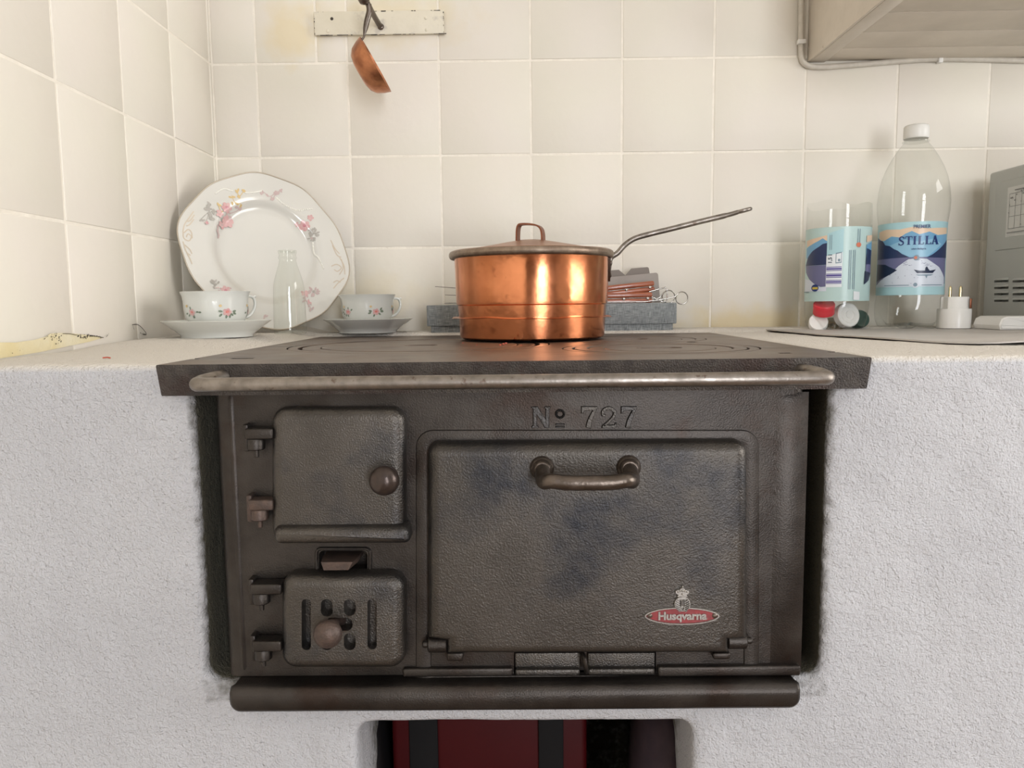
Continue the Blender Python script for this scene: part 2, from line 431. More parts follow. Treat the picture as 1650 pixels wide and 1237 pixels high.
M['card_grey2'] = mat('grey_card_dark', (0.21, 0.175, 0.15), rough=0.55)
M['handle_wood'] = mat('red_brown_wood', (0.36, 0.105, 0.045), (0.25, 0.065, 0.03), cs=30, rough=0.32, coat=0.3, aniso=(1, 6, 8))
M['sheet'] = mat('grey_sheet', (0.52, 0.49, 0.46), (0.46, 0.43, 0.40), cs=14, rough=0.55)
M['paper'] = mat('newsprint', (0.66, 0.62, 0.54), (0.56, 0.52, 0.44), cs=60, rough=0.8)
M['cable'] = mat('painted_cable', (0.60, 0.56, 0.49), (0.52, 0.48, 0.42), cs=80, rough=0.45)
M['board_paint'] = mat('chipped_paint_board', (0.72, 0.67, 0.55), (0.68, 0.63, 0.51), cs=30, rough=0.5, bump=[(120, 0.0004)],
                       extra=[((0.50, 0.46, 0.40), 34, 0.57, 0.66, 0.75)])
M['crack'] = mat('dark_crack', (0.06, 0.05, 0.04), rough=0.9)
M['yellow_stain'] = mat('yellowed_plaster', (0.72, 0.62, 0.36), (0.74, 0.68, 0.50), cs=18, rough=0.7, bump=[(160, 0.0008)])
M['red_plastic'] = mat('red_plastic', (0.045, 0.0007, 0.0018), (0.036, 0.0006, 0.0015), cs=9, rough=0.5, spec=0.15)
M['black_plastic'] = mat('black_plastic', (0.012, 0.011, 0.012), rough=0.4)
M['webbing'] = mat('black_webbing', (0.006, 0.0055, 0.006), rough=0.7, spec=0.15)
M['dusk_fabric'] = mat('dark_violet_cloth', (0.045, 0.026, 0.034), (0.03, 0.018, 0.026), cs=60, rough=0.8)
M['crumb'] = mat('red_crumb', (0.50, 0.10, 0.06), rough=0.6)

# slate woven fabric of the box
m = mat('woven_slate_fabric', (0.17, 0.20, 0.205), rough=0.75); M['slate_fabric'] = m
nt = m.node_tree; N = nt.nodes; L = nt.links; b = N['Principled BSDF']; tc = N.new('ShaderNodeTexCoord')
acc = None
for sc in ((90, 90, 1400), (1400, 90, 90)):
    mp = N.new('ShaderNodeMapping'); mp.inputs['Scale'].default_value = sc; L.new(tc.outputs['Object'], mp.inputs[0])
    n = N.new('ShaderNodeTexNoise'); n.inputs['Scale'].default_value = 1; n.inputs['Detail'].default_value = 2; L.new(mp.outputs[0], n.inputs[0])
    if acc is None: acc = n.outputs[0]
    else:
        a = N.new('ShaderNodeMath'); a.operation = 'ADD'; L.new(acc, a.inputs[0]); L.new(n.outputs[0], a.inputs[1]); acc = a.outputs[0]
r = N.new('ShaderNodeMapRange'); r.inputs['From Min'].default_value = 0.72; r.inputs['From Max'].default_value = 1.28; L.new(acc, r.inputs[0])
x = N.new('ShaderNodeMix'); x.data_type = 'RGBA'; x.inputs[6].default_value = (0.10, 0.115, 0.123, 1); x.inputs[7].default_value = (0.37, 0.395, 0.395, 1)
L.new(r.outputs[0], x.inputs[0]); L.new(x.outputs[2], b.inputs['Base Color'])
bp = N.new('ShaderNodeBump'); bp.inputs['Distance'].default_value = 0.0004; L.new(acc, bp.inputs['Height']); L.new(bp.outputs[0], b.inputs['Normal'])

# rough white plaster with the cream top, soot and niche darkening that the mesh carries
m = mat('rough_plaster', (0.535, 0.535, 0.555), (0.495, 0.495, 0.517), cs=7, rough=0.85, bump=[(620, 0.0020), (230, 0.0022)]); M['plaster'] = m
nt = m.node_tree; N = nt.nodes; L = nt.links; b = N['Principled BSDF']
at_ = N.new('ShaderNodeAttribute'); at_.attribute_name = 'soot_dark'
srcl = [l for l in L if l.to_socket == b.inputs['Base Color']][0].from_socket
a2 = N.new('ShaderNodeAttribute'); a2.attribute_name = 'cream_top'
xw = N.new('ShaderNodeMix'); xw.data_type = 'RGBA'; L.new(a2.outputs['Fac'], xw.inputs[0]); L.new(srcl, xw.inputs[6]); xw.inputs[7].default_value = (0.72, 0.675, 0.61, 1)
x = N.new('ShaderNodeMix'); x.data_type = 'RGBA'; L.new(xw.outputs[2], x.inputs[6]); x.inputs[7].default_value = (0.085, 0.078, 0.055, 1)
g = N.new('ShaderNodeNewGeometry'); n = N.new('ShaderNodeTexNoise'); n.inputs['Scale'].default_value = 90; n.inputs['Detail'].default_value = 5; L.new(g.outputs['Position'], n.inputs[0])
mm = N.new('ShaderNodeMath'); mm.operation = 'MULTIPLY_ADD'; mm.inputs[1].default_value = 0.9; mm.inputs[2].default_value = -0.45; L.new(n.outputs[0], mm.inputs[0])
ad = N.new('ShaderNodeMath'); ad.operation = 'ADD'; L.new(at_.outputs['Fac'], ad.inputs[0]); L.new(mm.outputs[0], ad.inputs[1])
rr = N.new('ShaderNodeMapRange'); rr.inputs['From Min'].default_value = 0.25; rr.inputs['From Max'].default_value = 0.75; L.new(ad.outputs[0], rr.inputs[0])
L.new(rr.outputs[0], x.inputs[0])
L.new(x.outputs[2], b.inputs['Base Color'])

# ================================================================== the room
def struct(o): o['kind'] = 'structure'; return o
struct(put('floor', box(XL - .1, XR + .1, YB - .1, .1, -.05, 0), M['floor']))
struct(put('ceiling', box(XL - .1, XR + .1, YB - .1, .1, ZC, ZC + .05), M['paint_white']))
# wall_rear and wall_right, each with an opening for its window
x0, x1, z0, z1 = WIN_REAR
mb = MB(); mb.add(box(XL - .1, x0, YB - .12, YB, 0, ZC)); mb.add(box(x1, XR + .1, YB - .12, YB, 0, ZC)); mb.add(box(x0, x1, YB - .12, YB, 0, z0)); mb.add(box(x0, x1, YB - .12, YB, z1, ZC))
struct(mb.build('wall_rear', M['dark_wall']))
y0, y1, z0b, z1b = WIN_SIDE
mb = MB(); mb.add(box(XR, XR + .12, YB, y0, 0, ZC)); mb.add(box(XR, XR + .12, y1, .1, 0, ZC)); mb.add(box(XR, XR + .12, y0, y1, 0, z0b)); mb.add(box(XR, XR + .12, y0, y1, z1b, ZC))
struct(mb.build('wall_right', M['plain_wall']))
def window(name, fr):
    a0, a1, c0, c1 = fr
    root = bpy.data.objects.new(name, None); C.objects.link(root); root['kind'] = 'structure'
    def bar(n, u0, u1, v0, v1):
        if name == 'window_1': v = box(u0, u1, YB - .075, YB - .035, v0, v1, .003)
        else: v = box(XR + .035, XR + .075, u0, u1, v0, v1, .003)
        put(n, v, M['paint_white'], root, org=(0, 0, 0))
    t = .045
    bar('window_frame', a0, a0 + t, c0, c1); bar('window_frame', a1 - t, a1, c0, c1)
    bar('window_frame', a0 + t, a1 - t, c0, c0 + t); bar('window_frame', a0 + t, a1 - t, c1 - t, c1)
    for s in (a0 + t,):
        e = a1 - t; zz = c0 + (c1 - c0) * .68
        bar('glazing_bar', s, e, zz - .012, zz + .012)
        g = .0015
        for lo, hi in ((c0 + t, zz - .012), (zz + .012, c1 - t)):
            if name == 'window_1': v = box(s, e, YB - .055 - g, YB - .055 + g, lo, hi)
            else: v = box(XR + .055 - g, XR + .055 + g, s, e, lo, hi)
            put('pane', v, M['window_glass'], root, org=(0, 0, 0))
    return root
window('window_1', WIN_REAR); window('window_2', WIN_SIDE)

# ---- tiled walls: grout slab behind, every tile an object of its own
wb = struct(put('wall_back', box(XL - .1, XR + .1, .0007, .1, 0, ZC), M['grout']))
wl = struct(put('wall_left', box(XL - .1, XL - .0007, YB, .1, 0, ZC), M['grout']))
tile_cache = {}
def tile(parent, side, a0, a1, z0, z1):
    """a = x on the back wall, y on the left wall"""
    g = .0016
    a0 += g; a1 -= g; z0 += g; z1 -= g
    wd, h = a1 - a0, z1 - z0
    if wd < .004 or h < .004: return
    key = (side, round(wd, 4), round(h, 4))
    if key not in tile_cache:
        v = box(-wd / 2, wd / 2, 0, .007, -h / 2, h / 2, .0011, 2)
        if side == 'left': v = xform(v, Matrix.Rotation(PI / 2, 4, 'Z'))
        me = bpy.data.meshes.new('tile'); me.from_pydata([tuple(p) for p in v[0]], [], v[1]); me.materials.append(M['tile'])
        for p in me.polygons: p.use_smooth = True
        me.set_sharp_from_angle(angle=math.radians(50)); tile_cache[key] = me
    o = bpy.data.objects.new('tile', tile_cache[key]); C.objects.link(o); o.parent = parent
    j = random.uniform(-.0004, .0002)
    if side == 'back': o.location = ((a0 + a1) / 2, j, (z0 + z1) / 2); o.rotation_euler = (random.uniform(-1, 1) * .003, 0, random.uniform(-1, 1) * .003)
    else: o.location = (XL - j, (a0 + a1) / 2, (z0 + z1) / 2); o.rotation_euler = (0, random.uniform(-1, 1) * .003, random.uniform(-1, 1) * .003)
TP = 0.1472
# joints measured on the photograph
xj0 = at(707, 100, DW).x; zj0 = at(853, 97, DW).z
zrows = [zj0 + TP * k for k in (-3, -2, -1, 0, 1, 2)]
cols = [xj0 + TP * k for k in range(-2, 8)]
cols = [XL] + cols
BX0, BX1, BZ0, BZ1 = at(508, 40, DW).x, at(716, 40, DW).x, at(610, 58, DW).z, at(610, 20, DW).z   # the hook board
for i in range(len(zrows) - 1):
    z0, z1 = zrows[i], zrows[i + 1]
    z0 = max(z0, .842)
    for k in range(len(cols) - 1):
        if i == 3 and k == 1:      # the tile left of the board is cut in two
            tile(wb, 'back', cols[k], BX0, z0, z1); tile(wb, 'back', BX0, cols[k + 1], z0, z1); continue
        tile(wb, 'back', cols[k], cols[k + 1], z0, z1)
ly0 = CAM.y + (ROT @ Vector(((344 - 825) / FPX, -(241 - 618.5) / FPX, -1))).y * ((XL - CAM.x) / (ROT @ Vector(((344 - 825) / FPX, -(241 - 618.5) / FPX, -1))).x)
ly = [ly0 - .143 * k for k in range(0, 6)]
for i in range(len(zrows) - 1):
    z0, z1 = max(zrows[i], .842), zrows[i + 1]
    tile(wl, 'left', ly[0], .0, z0, z1)
    for k in range(5): tile(wl, 'left', ly[k + 1], ly[k], z0, z1)

# ================================================================== plastered hearth
ZF = 0.655                      # depth of the plaster front
YF = Yd(ZF)
RX0, RX1, RZ0 = -0.279, 0.266, 0.566       # recess that holds the stove
PX0, PX1 = -0.3035, 0.2945                 # hob plate
NX0, NX1, NZ1 = -0.149, 0.154, 0.5225      # niche underneath
hx1 = 1.15
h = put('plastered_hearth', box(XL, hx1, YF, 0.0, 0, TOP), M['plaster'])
cut(h, [box(RX0, RX1, YF - .1, -.12, RZ0, .84), box(PX0 + .003, PX1 - .003, YF - .1, -.104, TOP - .022, TOP + .1),
        box(NX0, NX1, YF - .1, YF + .42, .16, NZ1)])
md = h.modifiers.new('r', 'REMESH'); md.mode = 'VOXEL'; md.voxel_size = 0.0058
md = h.modifiers.new('s', 'SMOOTH'); md.iterations = 5; md.factor = 0.5
bpy.context.view_layer.update()
ne = bpy.data.meshes.new_from_object(h.evaluated_get(bpy.context.evaluated_depsgraph_get()))
h.modifiers.clear(); h.data = ne; ne.name = 'plastered_hearth'
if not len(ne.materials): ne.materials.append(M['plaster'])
def smooth01(a, b, x):
    t = max(0, min(1, (x - a) / (b - a))); return t * t * (3 - 2 * t)
NRM = [v.normal.copy() for v in ne.vertices]
top_tint = ne.attributes.new('cream_top', 'FLOAT', 'POINT'); wv = [smooth01(.35, .8, n_.z) * smooth01(TOP - .03, TOP - .006, v_.co.z) for v_, n_ in zip(ne.vertices, NRM)]  # cream tint on upward-facing faces near the hearth top
top_tint.data.foreach_set('value', wv)
soot_dark = ne.attributes.new('soot_dark', 'FLOAT', 'POINT'); sv = [0.0] * len(ne.vertices)
PTS = [v.co.copy() for v in ne.vertices]; nco = [p.copy() for p in PTS]
for i, p in enumerate(PTS):
    n1 = noise.noise(p * 9); n2 = noise.noise(p * 38 + Vector((5, 1, 2))); n3 = noise.noise(p * 120 + Vector((1, 7, 3)))
    inside = RX0 - .012 < p.x < RX1 + .012 and p.y < -.13 and p.z > RZ0 - .012
    nearplate = p.z > TOP - .03 and PX0 - .03 < p.x < PX1 + .03
    if p.y < -.002 and p.x > XL + .002:
        amp = 0.3 if nearplate else 1.0
        d = (n1 * .0022 + n2 * .0011 + n3 * .0005) * amp
        if p.y < YF + .03 and p.z < TOP - .004: nco[i].y += d
        elif p.z > TOP - .03: nco[i].z += d * .6
        else: nco[i] = p + NRM[i] * d
    if p.z > TOP - .03 and p.x < PX0: nco[i].z += (.003 * smooth01(YF, YF + .1, p.y) + .005 * smooth01(-.48, -.33, p.y)) * smooth01(0, .05, PX0 - p.x)
    if p.z > TOP - .03 and p.y > -.104: nco[i].z += .005 * smooth01(-.104, -.09, p.y)
    # soot inside the gap round the stove, spilling over its edges
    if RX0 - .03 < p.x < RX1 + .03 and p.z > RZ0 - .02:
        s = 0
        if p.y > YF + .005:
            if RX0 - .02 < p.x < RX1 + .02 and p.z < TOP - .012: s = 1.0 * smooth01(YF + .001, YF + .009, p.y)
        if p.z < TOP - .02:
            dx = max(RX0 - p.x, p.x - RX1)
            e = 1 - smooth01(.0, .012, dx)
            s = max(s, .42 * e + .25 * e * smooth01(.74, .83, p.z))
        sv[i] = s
    if p.y > YF + .02 and NX0 - .01 < p.x < NX1 + .01 and p.z < NZ1 + .02: sv[i] = max(sv[i], .75 * smooth01(YF + .03, YF + .12, p.y))  # niche plaster grows darker with depth behind the front
soot_dark.data.foreach_set('value', sv)
ne.vertices.foreach_set('co', [c for p in nco for c in p]); ne.update()
for p in ne.polygons: p.use_smooth = True
tag(h, 'rough white plastered masonry hearth enclosing the black iron stove', 'hearth')

# ================================================================== cast iron stove
ZS = 0.650; YS = Yd(ZS)                    # stove face
st = thing('cast_iron_stove', 'black cast iron wood stove set into the white plaster', 'stove', (0, -.38, RZ0))
bx0, bx1 = at(357, 800, ZS).x - .0035, at(1293, 800, ZS).x + .001
face = round_poly([(bx0, YS), (bx1, YS), (bx1, -.15), (bx0, -.15)], [.011, .011, .004, .004], 6)
body = put('body', loft([[(p.x, p.y, z) for p in face] for z in (RZ0 + .006, TOP - .0265)]), M['iron'], st)
lx = xz(rect(514, 592, 887, 921), ZS)
slot = relief(round_poly(lx, .004), YS + .02, [(0, 0), (0, .05)], True)
px_ = xz(rect(828, 1057, 1046, 1100), ZS)
pocket = relief(px_, YS + .006, [(0, 0), (0, .05)], True)
cut(body, [slot, pocket])
for p in body.data.polygons: p.use_smooth = True
body.data.set_sharp_from_angle(angle=math.radians(35))

# mouldings cast on the face
def ring_mould(outer, Z, wd, hgt, rad):
    po = round_poly(xz(outer, Z), rad, 6); y = Yd(Z)
    prof = [(0, -.002), (wd * .12, hgt * .6), (wd * .35, hgt), (wd * .65, hgt), (wd * .88, hgt * .6), (wd, -.002)]
    return loft([[(q.x, y - hh, q.y) for q in inset(po, d)] for d, hh in prof], False, False)
put('oven_moulding', ring_mould(rect(668, 1225, 690, 1112), ZS, .016, .0020, .016), M['iron'], st)
def pilaster(xa, xb, ya, yb, hgt):
    p0, p1 = at(xa, ya, ZS), at(xb, yb, ZS); n = 10; loops = []
    for z in (p1.z, p1.z + .006, p0.z - .006, p0.z):
        k = 0 if z in (p1.z, p0.z) else 1
        loops.append([(p0.x + (p1.x - p0.x) * j / n, YS + .001 - hgt * k * math.sin(PI * j / n), z) for j in range(n + 1)])
    return loft(loops, True, True, False)
put('edge_moulding', pilaster(364, 400, 632, 1084, .0022), M['iron'], st)
put('edge_moulding', pilaster(1245, 1291, 632, 1084, .003), M['iron'], st)

# base ledge
def ledge_loop(xa, xb, zt, zb, rb, y):
    return [(p.x, y, p.y) for p in round_poly([(xa, zt), (xb, zt), (xb, zb), (xa, zb)], [.003, .003, rb, rb], 6)]
lz0 = at(830, 1146, .632).z; lz1 = at(830, 1087, ZS).z; lzm = at(830, 1106, .636).z
ex0, ex1 = at(369, 1120, .634).x, at(1290, 1120, .634).x
YL = Yd(.632)
put('base_ledge', loft([ledge_loop(ex0 + .004, ex1 - .004, lz1, RZ0, .004, YS + .004), ledge_loop(ex0 + .003, ex1 - .003, lz1 - .0005, lz0 + .002, .012, YF - .004),
                        ledge_loop(ex0 + .001, ex1 - .001, (lz1 + lzm * 2) / 3, lz0, .014, YL + .012), ledge_loop(ex0, ex1, lzm + .002, lz0, .015, YL + .006),
                        ledge_loop(ex0 + .0005, ex1 - .0005, lzm - .001, lz0 + .0005, .015, YL + .002), ledge_loop(ex0 + .003, ex1 - .003, lzm - .005, lz0 + .003, .013, YL)], True, True), M['iron'], st, 50)
def bar_px(xa, xb, ya, yb, Zb, Zf, b=.0015):
    p0, p1 = at(xa, yb, (Zb + Zf) / 2), at(xb, ya, (Zb + Zf) / 2); return box(p0.x, p1.x, Yd(Zf), Yd(Zb), p0.z, p1.z, b, 3)
put('ledge_bead', bar_px(650, 826, 1073, 1088, ZS + .003, ZS - .005, .002), M['iron'], st)
put('ledge_bead', bar_px(1059, 1288, 1069, 1087, ZS + .003, ZS - .006, .002), M['iron'], st)
# draught slide below the oven door
sl = MB(); sl.add(bar_px(830, 934, 1049, 1086, ZS + .007, ZS + .0015, .001)); sl.add(bar_px(830, 934, 1075, 1087, ZS + .003, ZS - .004, .002))
put_sl = sl.build('draught_plate', M['iron_door'], st)
sl = MB(); sl.add(bar_px(947, 1055, 1049, 1086, ZS + .007, ZS + .0015, .001)); sl.add(bar_px(947, 1055, 1074, 1086, ZS + .003, ZS - .004, .002))
sl.build('draught_plate', M['iron_door'], st)
p = at(941, 1068, ZS - .006)
put('draught_lug', tube(catmull([(p.x - .003, YS + .002, p.z + .009), (p.x, YS - .008, p.z + .006), (p.x + .001, YS - .010, p.z), (p.x + .002, YS - .006, p.z - .008)], 5), .0026, 10, (0.8, 1)), M['iron'], st)

# ---- hob plate
Y0p, Y1p = Yd(.640), Yd(1.180)
zt, zb_ = TOP, TOP - .0262
def plate_loop(z, e): return [(PX0 + e, Y0p, z), (PX1 - e, Y0p, z), (PX1 - e, Y1p, z), (PX0 + e, Y1p, z)]
hob = put('hob_plate', loft([plate_loop(zb_, .0042), plate_loop(zb_ + .001, .0036), plate_loop(zt - .0012, .0004), plate_loop(zt, .0012)]), [M['iron_plate'], M['iron_edge']], st, 30)
so = world_origin(st)
HA = (at(678, 557, .905).x, Yd(.905), .152)       # big hob
HB = (at(1063, 560, .800).x, Yd(.803), .1015)     # front right
HC = (at(1063, 560, .800).x, Yd(.998), .0945)     # rear right
def cylc(c, r, z0, z1, n=72): return [Vector((c[0] + r * math.cos(2 * PI * j / n), c[1] + r * math.sin(2 * PI * j / n), z)) for z in (z0, z1) for j in range(n)]
def cyl(c, r, z0, z1, n=72):
    v = cylc(c, r, z0, z1, n); return loft([v[:n], v[n:]])
loc = lambda vf: vf
cutters = [loc(cyl(H, H[2], TOP - .012, TOP + .02)) for H in (HA, HB, HC)]
pn = atz(1115, 551, TOP); cutters.append(loc(cyl((pn.x, pn.y), .007, TOP - .012, TOP + .02, 24)))
for (xa, xb, yy) in ((293, 319, 578), (372, 407, 577.5), (1255, 1276, 569), (1335, 1361, 567)):
    a_, b_ = atz(xa, yy, TOP), atz(xb, yy, TOP); cutters.append(loc(box(a_.x, b_.x, a_.y - .004, a_.y + .004, TOP - .005, TOP + .02)))
a_, b_ = atz(385, 557, TOP), atz(470, 557.5, TOP)
cutters.append(loc(box(PX0 - .01, HA[0] - .14, HA[1] - .0012, HA[1] + .0012, TOP - .006, TOP + .02)))
cut(hob, cutters)
for p in hob.data.polygons:
    p.use_smooth = True; p.material_index = 1 if (p.normal.y < -.7 or abs(p.normal.x) > .9 and abs(p.center.x) > .25) else 0
hob.data.set_sharp_from_angle(angle=math.radians(30))
def hob_ring(c, r1, r0, dz=0.0, n=72):
    z0, z1 = TOP - .0118, TOP + dz
    L_ = []
    for r, z in ((r0, z0), (r1, z0), (r1, z1 - .0006), (r1 - .0006, z1), (r0 + .0006, z1), (r0, z1 - .0006), (r0, z0)):
        L_.append([(c[0] + r * math.cos(2 * PI * j / n), c[1] + r * math.sin(2 * PI * j / n), z) for j in range(n)])
    return put('hob_ring', loft(L_, False, False), M['iron_plate'], hob, 40)
def hob_lid(c, r, slotw, dz=0.0):
    o = put('hob_lid', loft([[(c[0] + q * math.cos(2 * PI * j / 64), c[1] + q * math.sin(2 * PI * j / 64), z) for j in range(64)] for q, z in ((r, TOP - .0118), (r, TOP - .0006 + dz), (r - .0006, TOP + dz))]), M['iron_plate'], hob, 40)
    pl = round_poly([(c[0] - slotw, c[1] - .011), (c[0] + slotw, c[1] - .011), (c[0] + slotw, c[1] + .011), (c[0] - slotw, c[1] + .011)], .0105, 5)
    cut(o, [loc(loft([[(q.x, q.y, z) for q in pl] for z in (TOP - .006, TOP + .02)]))])
    for p in o.data.polygons: p.use_smooth = True
    o.data.set_sharp_from_angle(angle=math.radians(30))
    return o
hob_ring(HA, .1503, .1400, 0); hob_ring(HA, .1350, .1150, -.0004); hob_lid(HA, .1135, .020)
hob_ring(HB, .0998, .0905, 0); hob_ring(HB, .0880, .0750, .0003); hob_ring(HB, .0732, .0575, -.0003); hob_lid(HB, .0566, .024)
hob_ring(HC, .0933, .0815, .0002); hob_ring(HC, .0800, .0640, -.0002); hob_lid(HC, .0630, .021)

# ---- towel rail
zr = at(825, 614.5, .600).z; ra, rb = at(309, 620, .600).x, at(1341, 607, .600).x
yr = Yd(.600)
def rail_pts():
    out = [(ra + .010, Y0p + .003, TOP - .010), (ra + .005, Y0p - .010, TOP - .011), (ra + .0015, Y0p - .022, zr + .001), (ra + .0005, yr + .012, zr), (ra + .003, yr + .003, zr), (ra + .012, yr, zr)]
    out2 = [(rb - (p[0] - ra), p[1], p[2]) for p in reversed(out)]
    return catmull(out, 5) + [Vector((ra + (rb - ra) * t, yr, zr)) for t in (.2, .4, .6, .8)] + catmull(out2, 5)
rail = put('rail', tube(rail_pts(), .0057, 16), M['steel'], st, 60)

# ---- fire door
D_STEPS = [(0, 0), (0, .006), (.0008, .0095), (.0025, .0128), (.0055, .0148), (.009, .0154), (.0108, .0155)]
def hinge(parent, xa, ya, xb, drop=10, rusty=False):
    """arm reaching over from the door, knuckle and pin; xa, ya = pixel of the arm's top left"""
    Zh = ZS - .011
    mbh = MB(); s = .0005128                                   # metres per pixel at this depth
    p = at(xa, ya, Zh)
    mbh.add(box(p.x - 7 * s, p.x + 2 * s, YS - .011, YS + .001, p.z - 40 * s, p.z + 5 * s, .0012))     # pad on the stove face
    mbh.add(box(p.x, at(xb, ya, Zh).x, YS - .017, YS - .002, p.z - 18 * s, p.z, .0016, 3))            # arm
    c = (p.x + 14 * s, YS - .0095)
    mbh.add(lathe([(.0062, -37 * s), (.0074, -35 * s), (.0076, -20 * s), (.0070, -18 * s)], 18, None, (c[0], c[1], p.z)))
    mbh.add(lathe([(.0015, -50 * s), (.0020, -49 * s), (.0020, -36 * s)], 10, None, (c[0], c[1], p.z)))
    return mbh.build('hinge', M['rusty'] if rusty else M['iron'], parent, 40)
def knob(parent, px, py, rr, Z0, Zk, m):
    c = at(px, py, Zk); r = rr
    yb = Yd(Z0); yc = Yd(Zk)
    prof = [(.0085, yb + .001), (.0085, yb - .002), (.0055, yb - .004), (.0048, yc + r * .80)]
    k = 9
    for j in range(1, k):
        a = -PI * .34 + (PI * .84) * j / k
        prof.append((r * math.cos(a), yc - r * .78 * math.sin(a)))
    v = lathe(prof, 28)
    return put('knob', ([Vector((c.x + p.x, p.z, c.z + p.y)) for p in v[0]], v[1]), m, parent, 60)
fd = put('fire_door', relief(round_poly(xz(rect(439, 654, 656, 872), ZS - .008), .0125, 8), YS, D_STEPS, True), M['iron_door'], st, 40, org=None)
put('door_lip', relief(round_poly(xz([(440, 848), (658, 846), (661, 870), (655, 876), (441, 877)], ZS - .02), [.006, .009, .006, .006, .006], 5), YS - .004, [(0, 0), (0, .012), (.001, .0155), (.003, .0185), (.0055, .0195)], True), M['iron_door'], fd, 50)
knob(fd, 619, 774, .0125, ZS - .0155, ZS - .034, M['knob'])
hinge(fd, 397, 689, 442); hinge(fd, 403, 803, 442, rusty=True)

# ---- latch above the ash door
lt = MB()
a_, b_ = at(518, 905, ZS - .012), at(574, 905, ZS - .012)
zt_ = at(545, 893, ZS).z; zf_ = at(545, 906, ZS - .022).z
tl = [[(a_.x, YS + .015, zt_), (b_.x + .001, YS + .015, zt_), (b_.x + .001, YS + .015, zt_ - .004), (a_.x, YS + .015, zt_ - .004)],
      [(a_.x - .0002, YS - .006, zt_), (b_.x + .001, YS - .006, zt_), (b_.x, YS - .006, zt_ - .005), (a_.x + .001, YS - .006, zt_ - .005)],
      [(a_.x + .002, YS - .021, zf_), (b_.x - .001, YS - .021, zf_), (b_.x - .005, YS - .021, zf_ - .007), (a_.x + .004, YS - .021, zf_ - .007)]]
put('latch', loft(tl), M['rusty'], st, 30)
pb = xz(rect(507, 600, 880, 925), ZS)
put('latch_collar', ring_mould(rect(507, 600, 880, 927), ZS, .0035, .002, .006), M['iron'], st)

# ---- ash door with draught slots
ad_ = put('ash_door', relief(round_poly(xz(rect(456, 654, 921, 1072), ZS - .008), .013, 7), YS, [(0, 0), (0, .008), (.001, .012), (.003, .015), (.0065, .0175), (.010, .018)], True), M['iron_door'], st, 40)
Za = ZS - .018
def pill(xa, xb, ya, yb, r):
    q = round_poly(xz(rect(xa, xb, ya, yb), Za), r, 5); return loc(relief(q, YS - .004, [(0, 0), (0, .05)], True))
cut(ad_, [pill(486, 501, 965, 1047, .0037), pill(592, 607, 965, 1046, .0037), pill(517, 536, 965, 993, .0048), pill(554, 573, 965, 992, .0048),
          pill(554, 573, 1020, 1047, .0048), pill(517, 536, 1020, 1047, .0048), pill(524, 568, 995, 1016, .0052)])
for p in ad_.data.polygons: p.use_smooth = True
ad_.data.set_sharp_from_angle(angle=math.radians(40))
knob(ad_, 528, 1021, .0121, ZS - .004, ZS - .036, M['rusty'])
hinge(ad_, 406, 938, 456, rusty=False); hinge(ad_, 409, 1029, 456)

# ---- oven door
ov_px = [(689, 712), (1203, 708), (1203, 1027), (1174, 1029), (1174, 1050), (719, 1051), (719, 1030), (690, 1026)]
ovp = round_poly(xz(ov_px, ZS - .010), [.011, .011] + [0] * 6, 8)
od = put('oven_door', relief(ovp, YS, [(0, 0), (0, .007), (.0008, .0112), (.0025, .0150), (.0055, .0178), (.0088, .0190), (.0108, .0192)], True), M['iron_door'], st, 40)
for xa_, xb2, yy in ((721, 747, 1060), (1146, 1174, 1057)): put('hinge_tab', bar_px(xa_, xb2, 1046, yy, ZS + .002, ZS - .012, .002), M['iron'], od)
for xx, yy in ((705, 1040), (1188, 1034)):
    c = at(xx, yy, ZS - .012)
    v = lathe([(.0055, -.0085), (.007, -.0075), (.007, .0075), (.0055, .0085)], 18)
    v2 = lathe([(.003, .008), (.003, .0125), (.002, .0135)], 12)
    mbp = MB()
    for q in (v, v2): mbp.add(([Vector((c.x + p.z * (1 if xx > 900 else -1), YS - .009 + p.x, c.z + p.y)) for p in q[0]], q[1]))
    mbp.build('hinge_barrel', M['iron'], od, 40)
# handle
YD = YS - .0192
ha, hb = at(874, 762, ZS - .03), at(1016, 760, ZS - .03)
zl = at(945, 777, ZS - .055).z
hp = [(ha.x + .001, YD + .004, ha.z + .002), (ha.x, YD - .010, ha.z + .001), (ha.x + .0005, YD - .024, ha.z - .004), (ha.x + .006, YD - .034, zl + .001), (ha.x + .016, YD - .036, zl)]
hq = [(hb.x - .001, YD + .004, ha.z + .002), (hb.x, YD - .010, ha.z + .001), (hb.x - .0005, YD - .024, ha.z - .004), (hb.x - .006, YD - .034, zl + .001), (hb.x - .016, YD - .036, zl)]
pts = catmull(hp, 5) + [Vector((ha.x + (hb.x - ha.x) * t, YD - .0365, zl - .0003)) for t in (.35, .5, .65)] + catmull(list(reversed(hq)), 5)
oh = MB(); oh.add(tube(pts, .0061, 16))
for c in (ha, hb):
    v = lathe([(.0102, 0), (.0102, .003), (.0085, .0055), (.0078, .0065), (.0078, .009), (.0062, .011)], 24)
    oh.add(([Vector((c.x + p.x, YD + .002 - p.z, ha.z + .002 + p.y)) for p in v[0]], v[1]))
oh.build('handle', M['dark_steel'], od, 50)

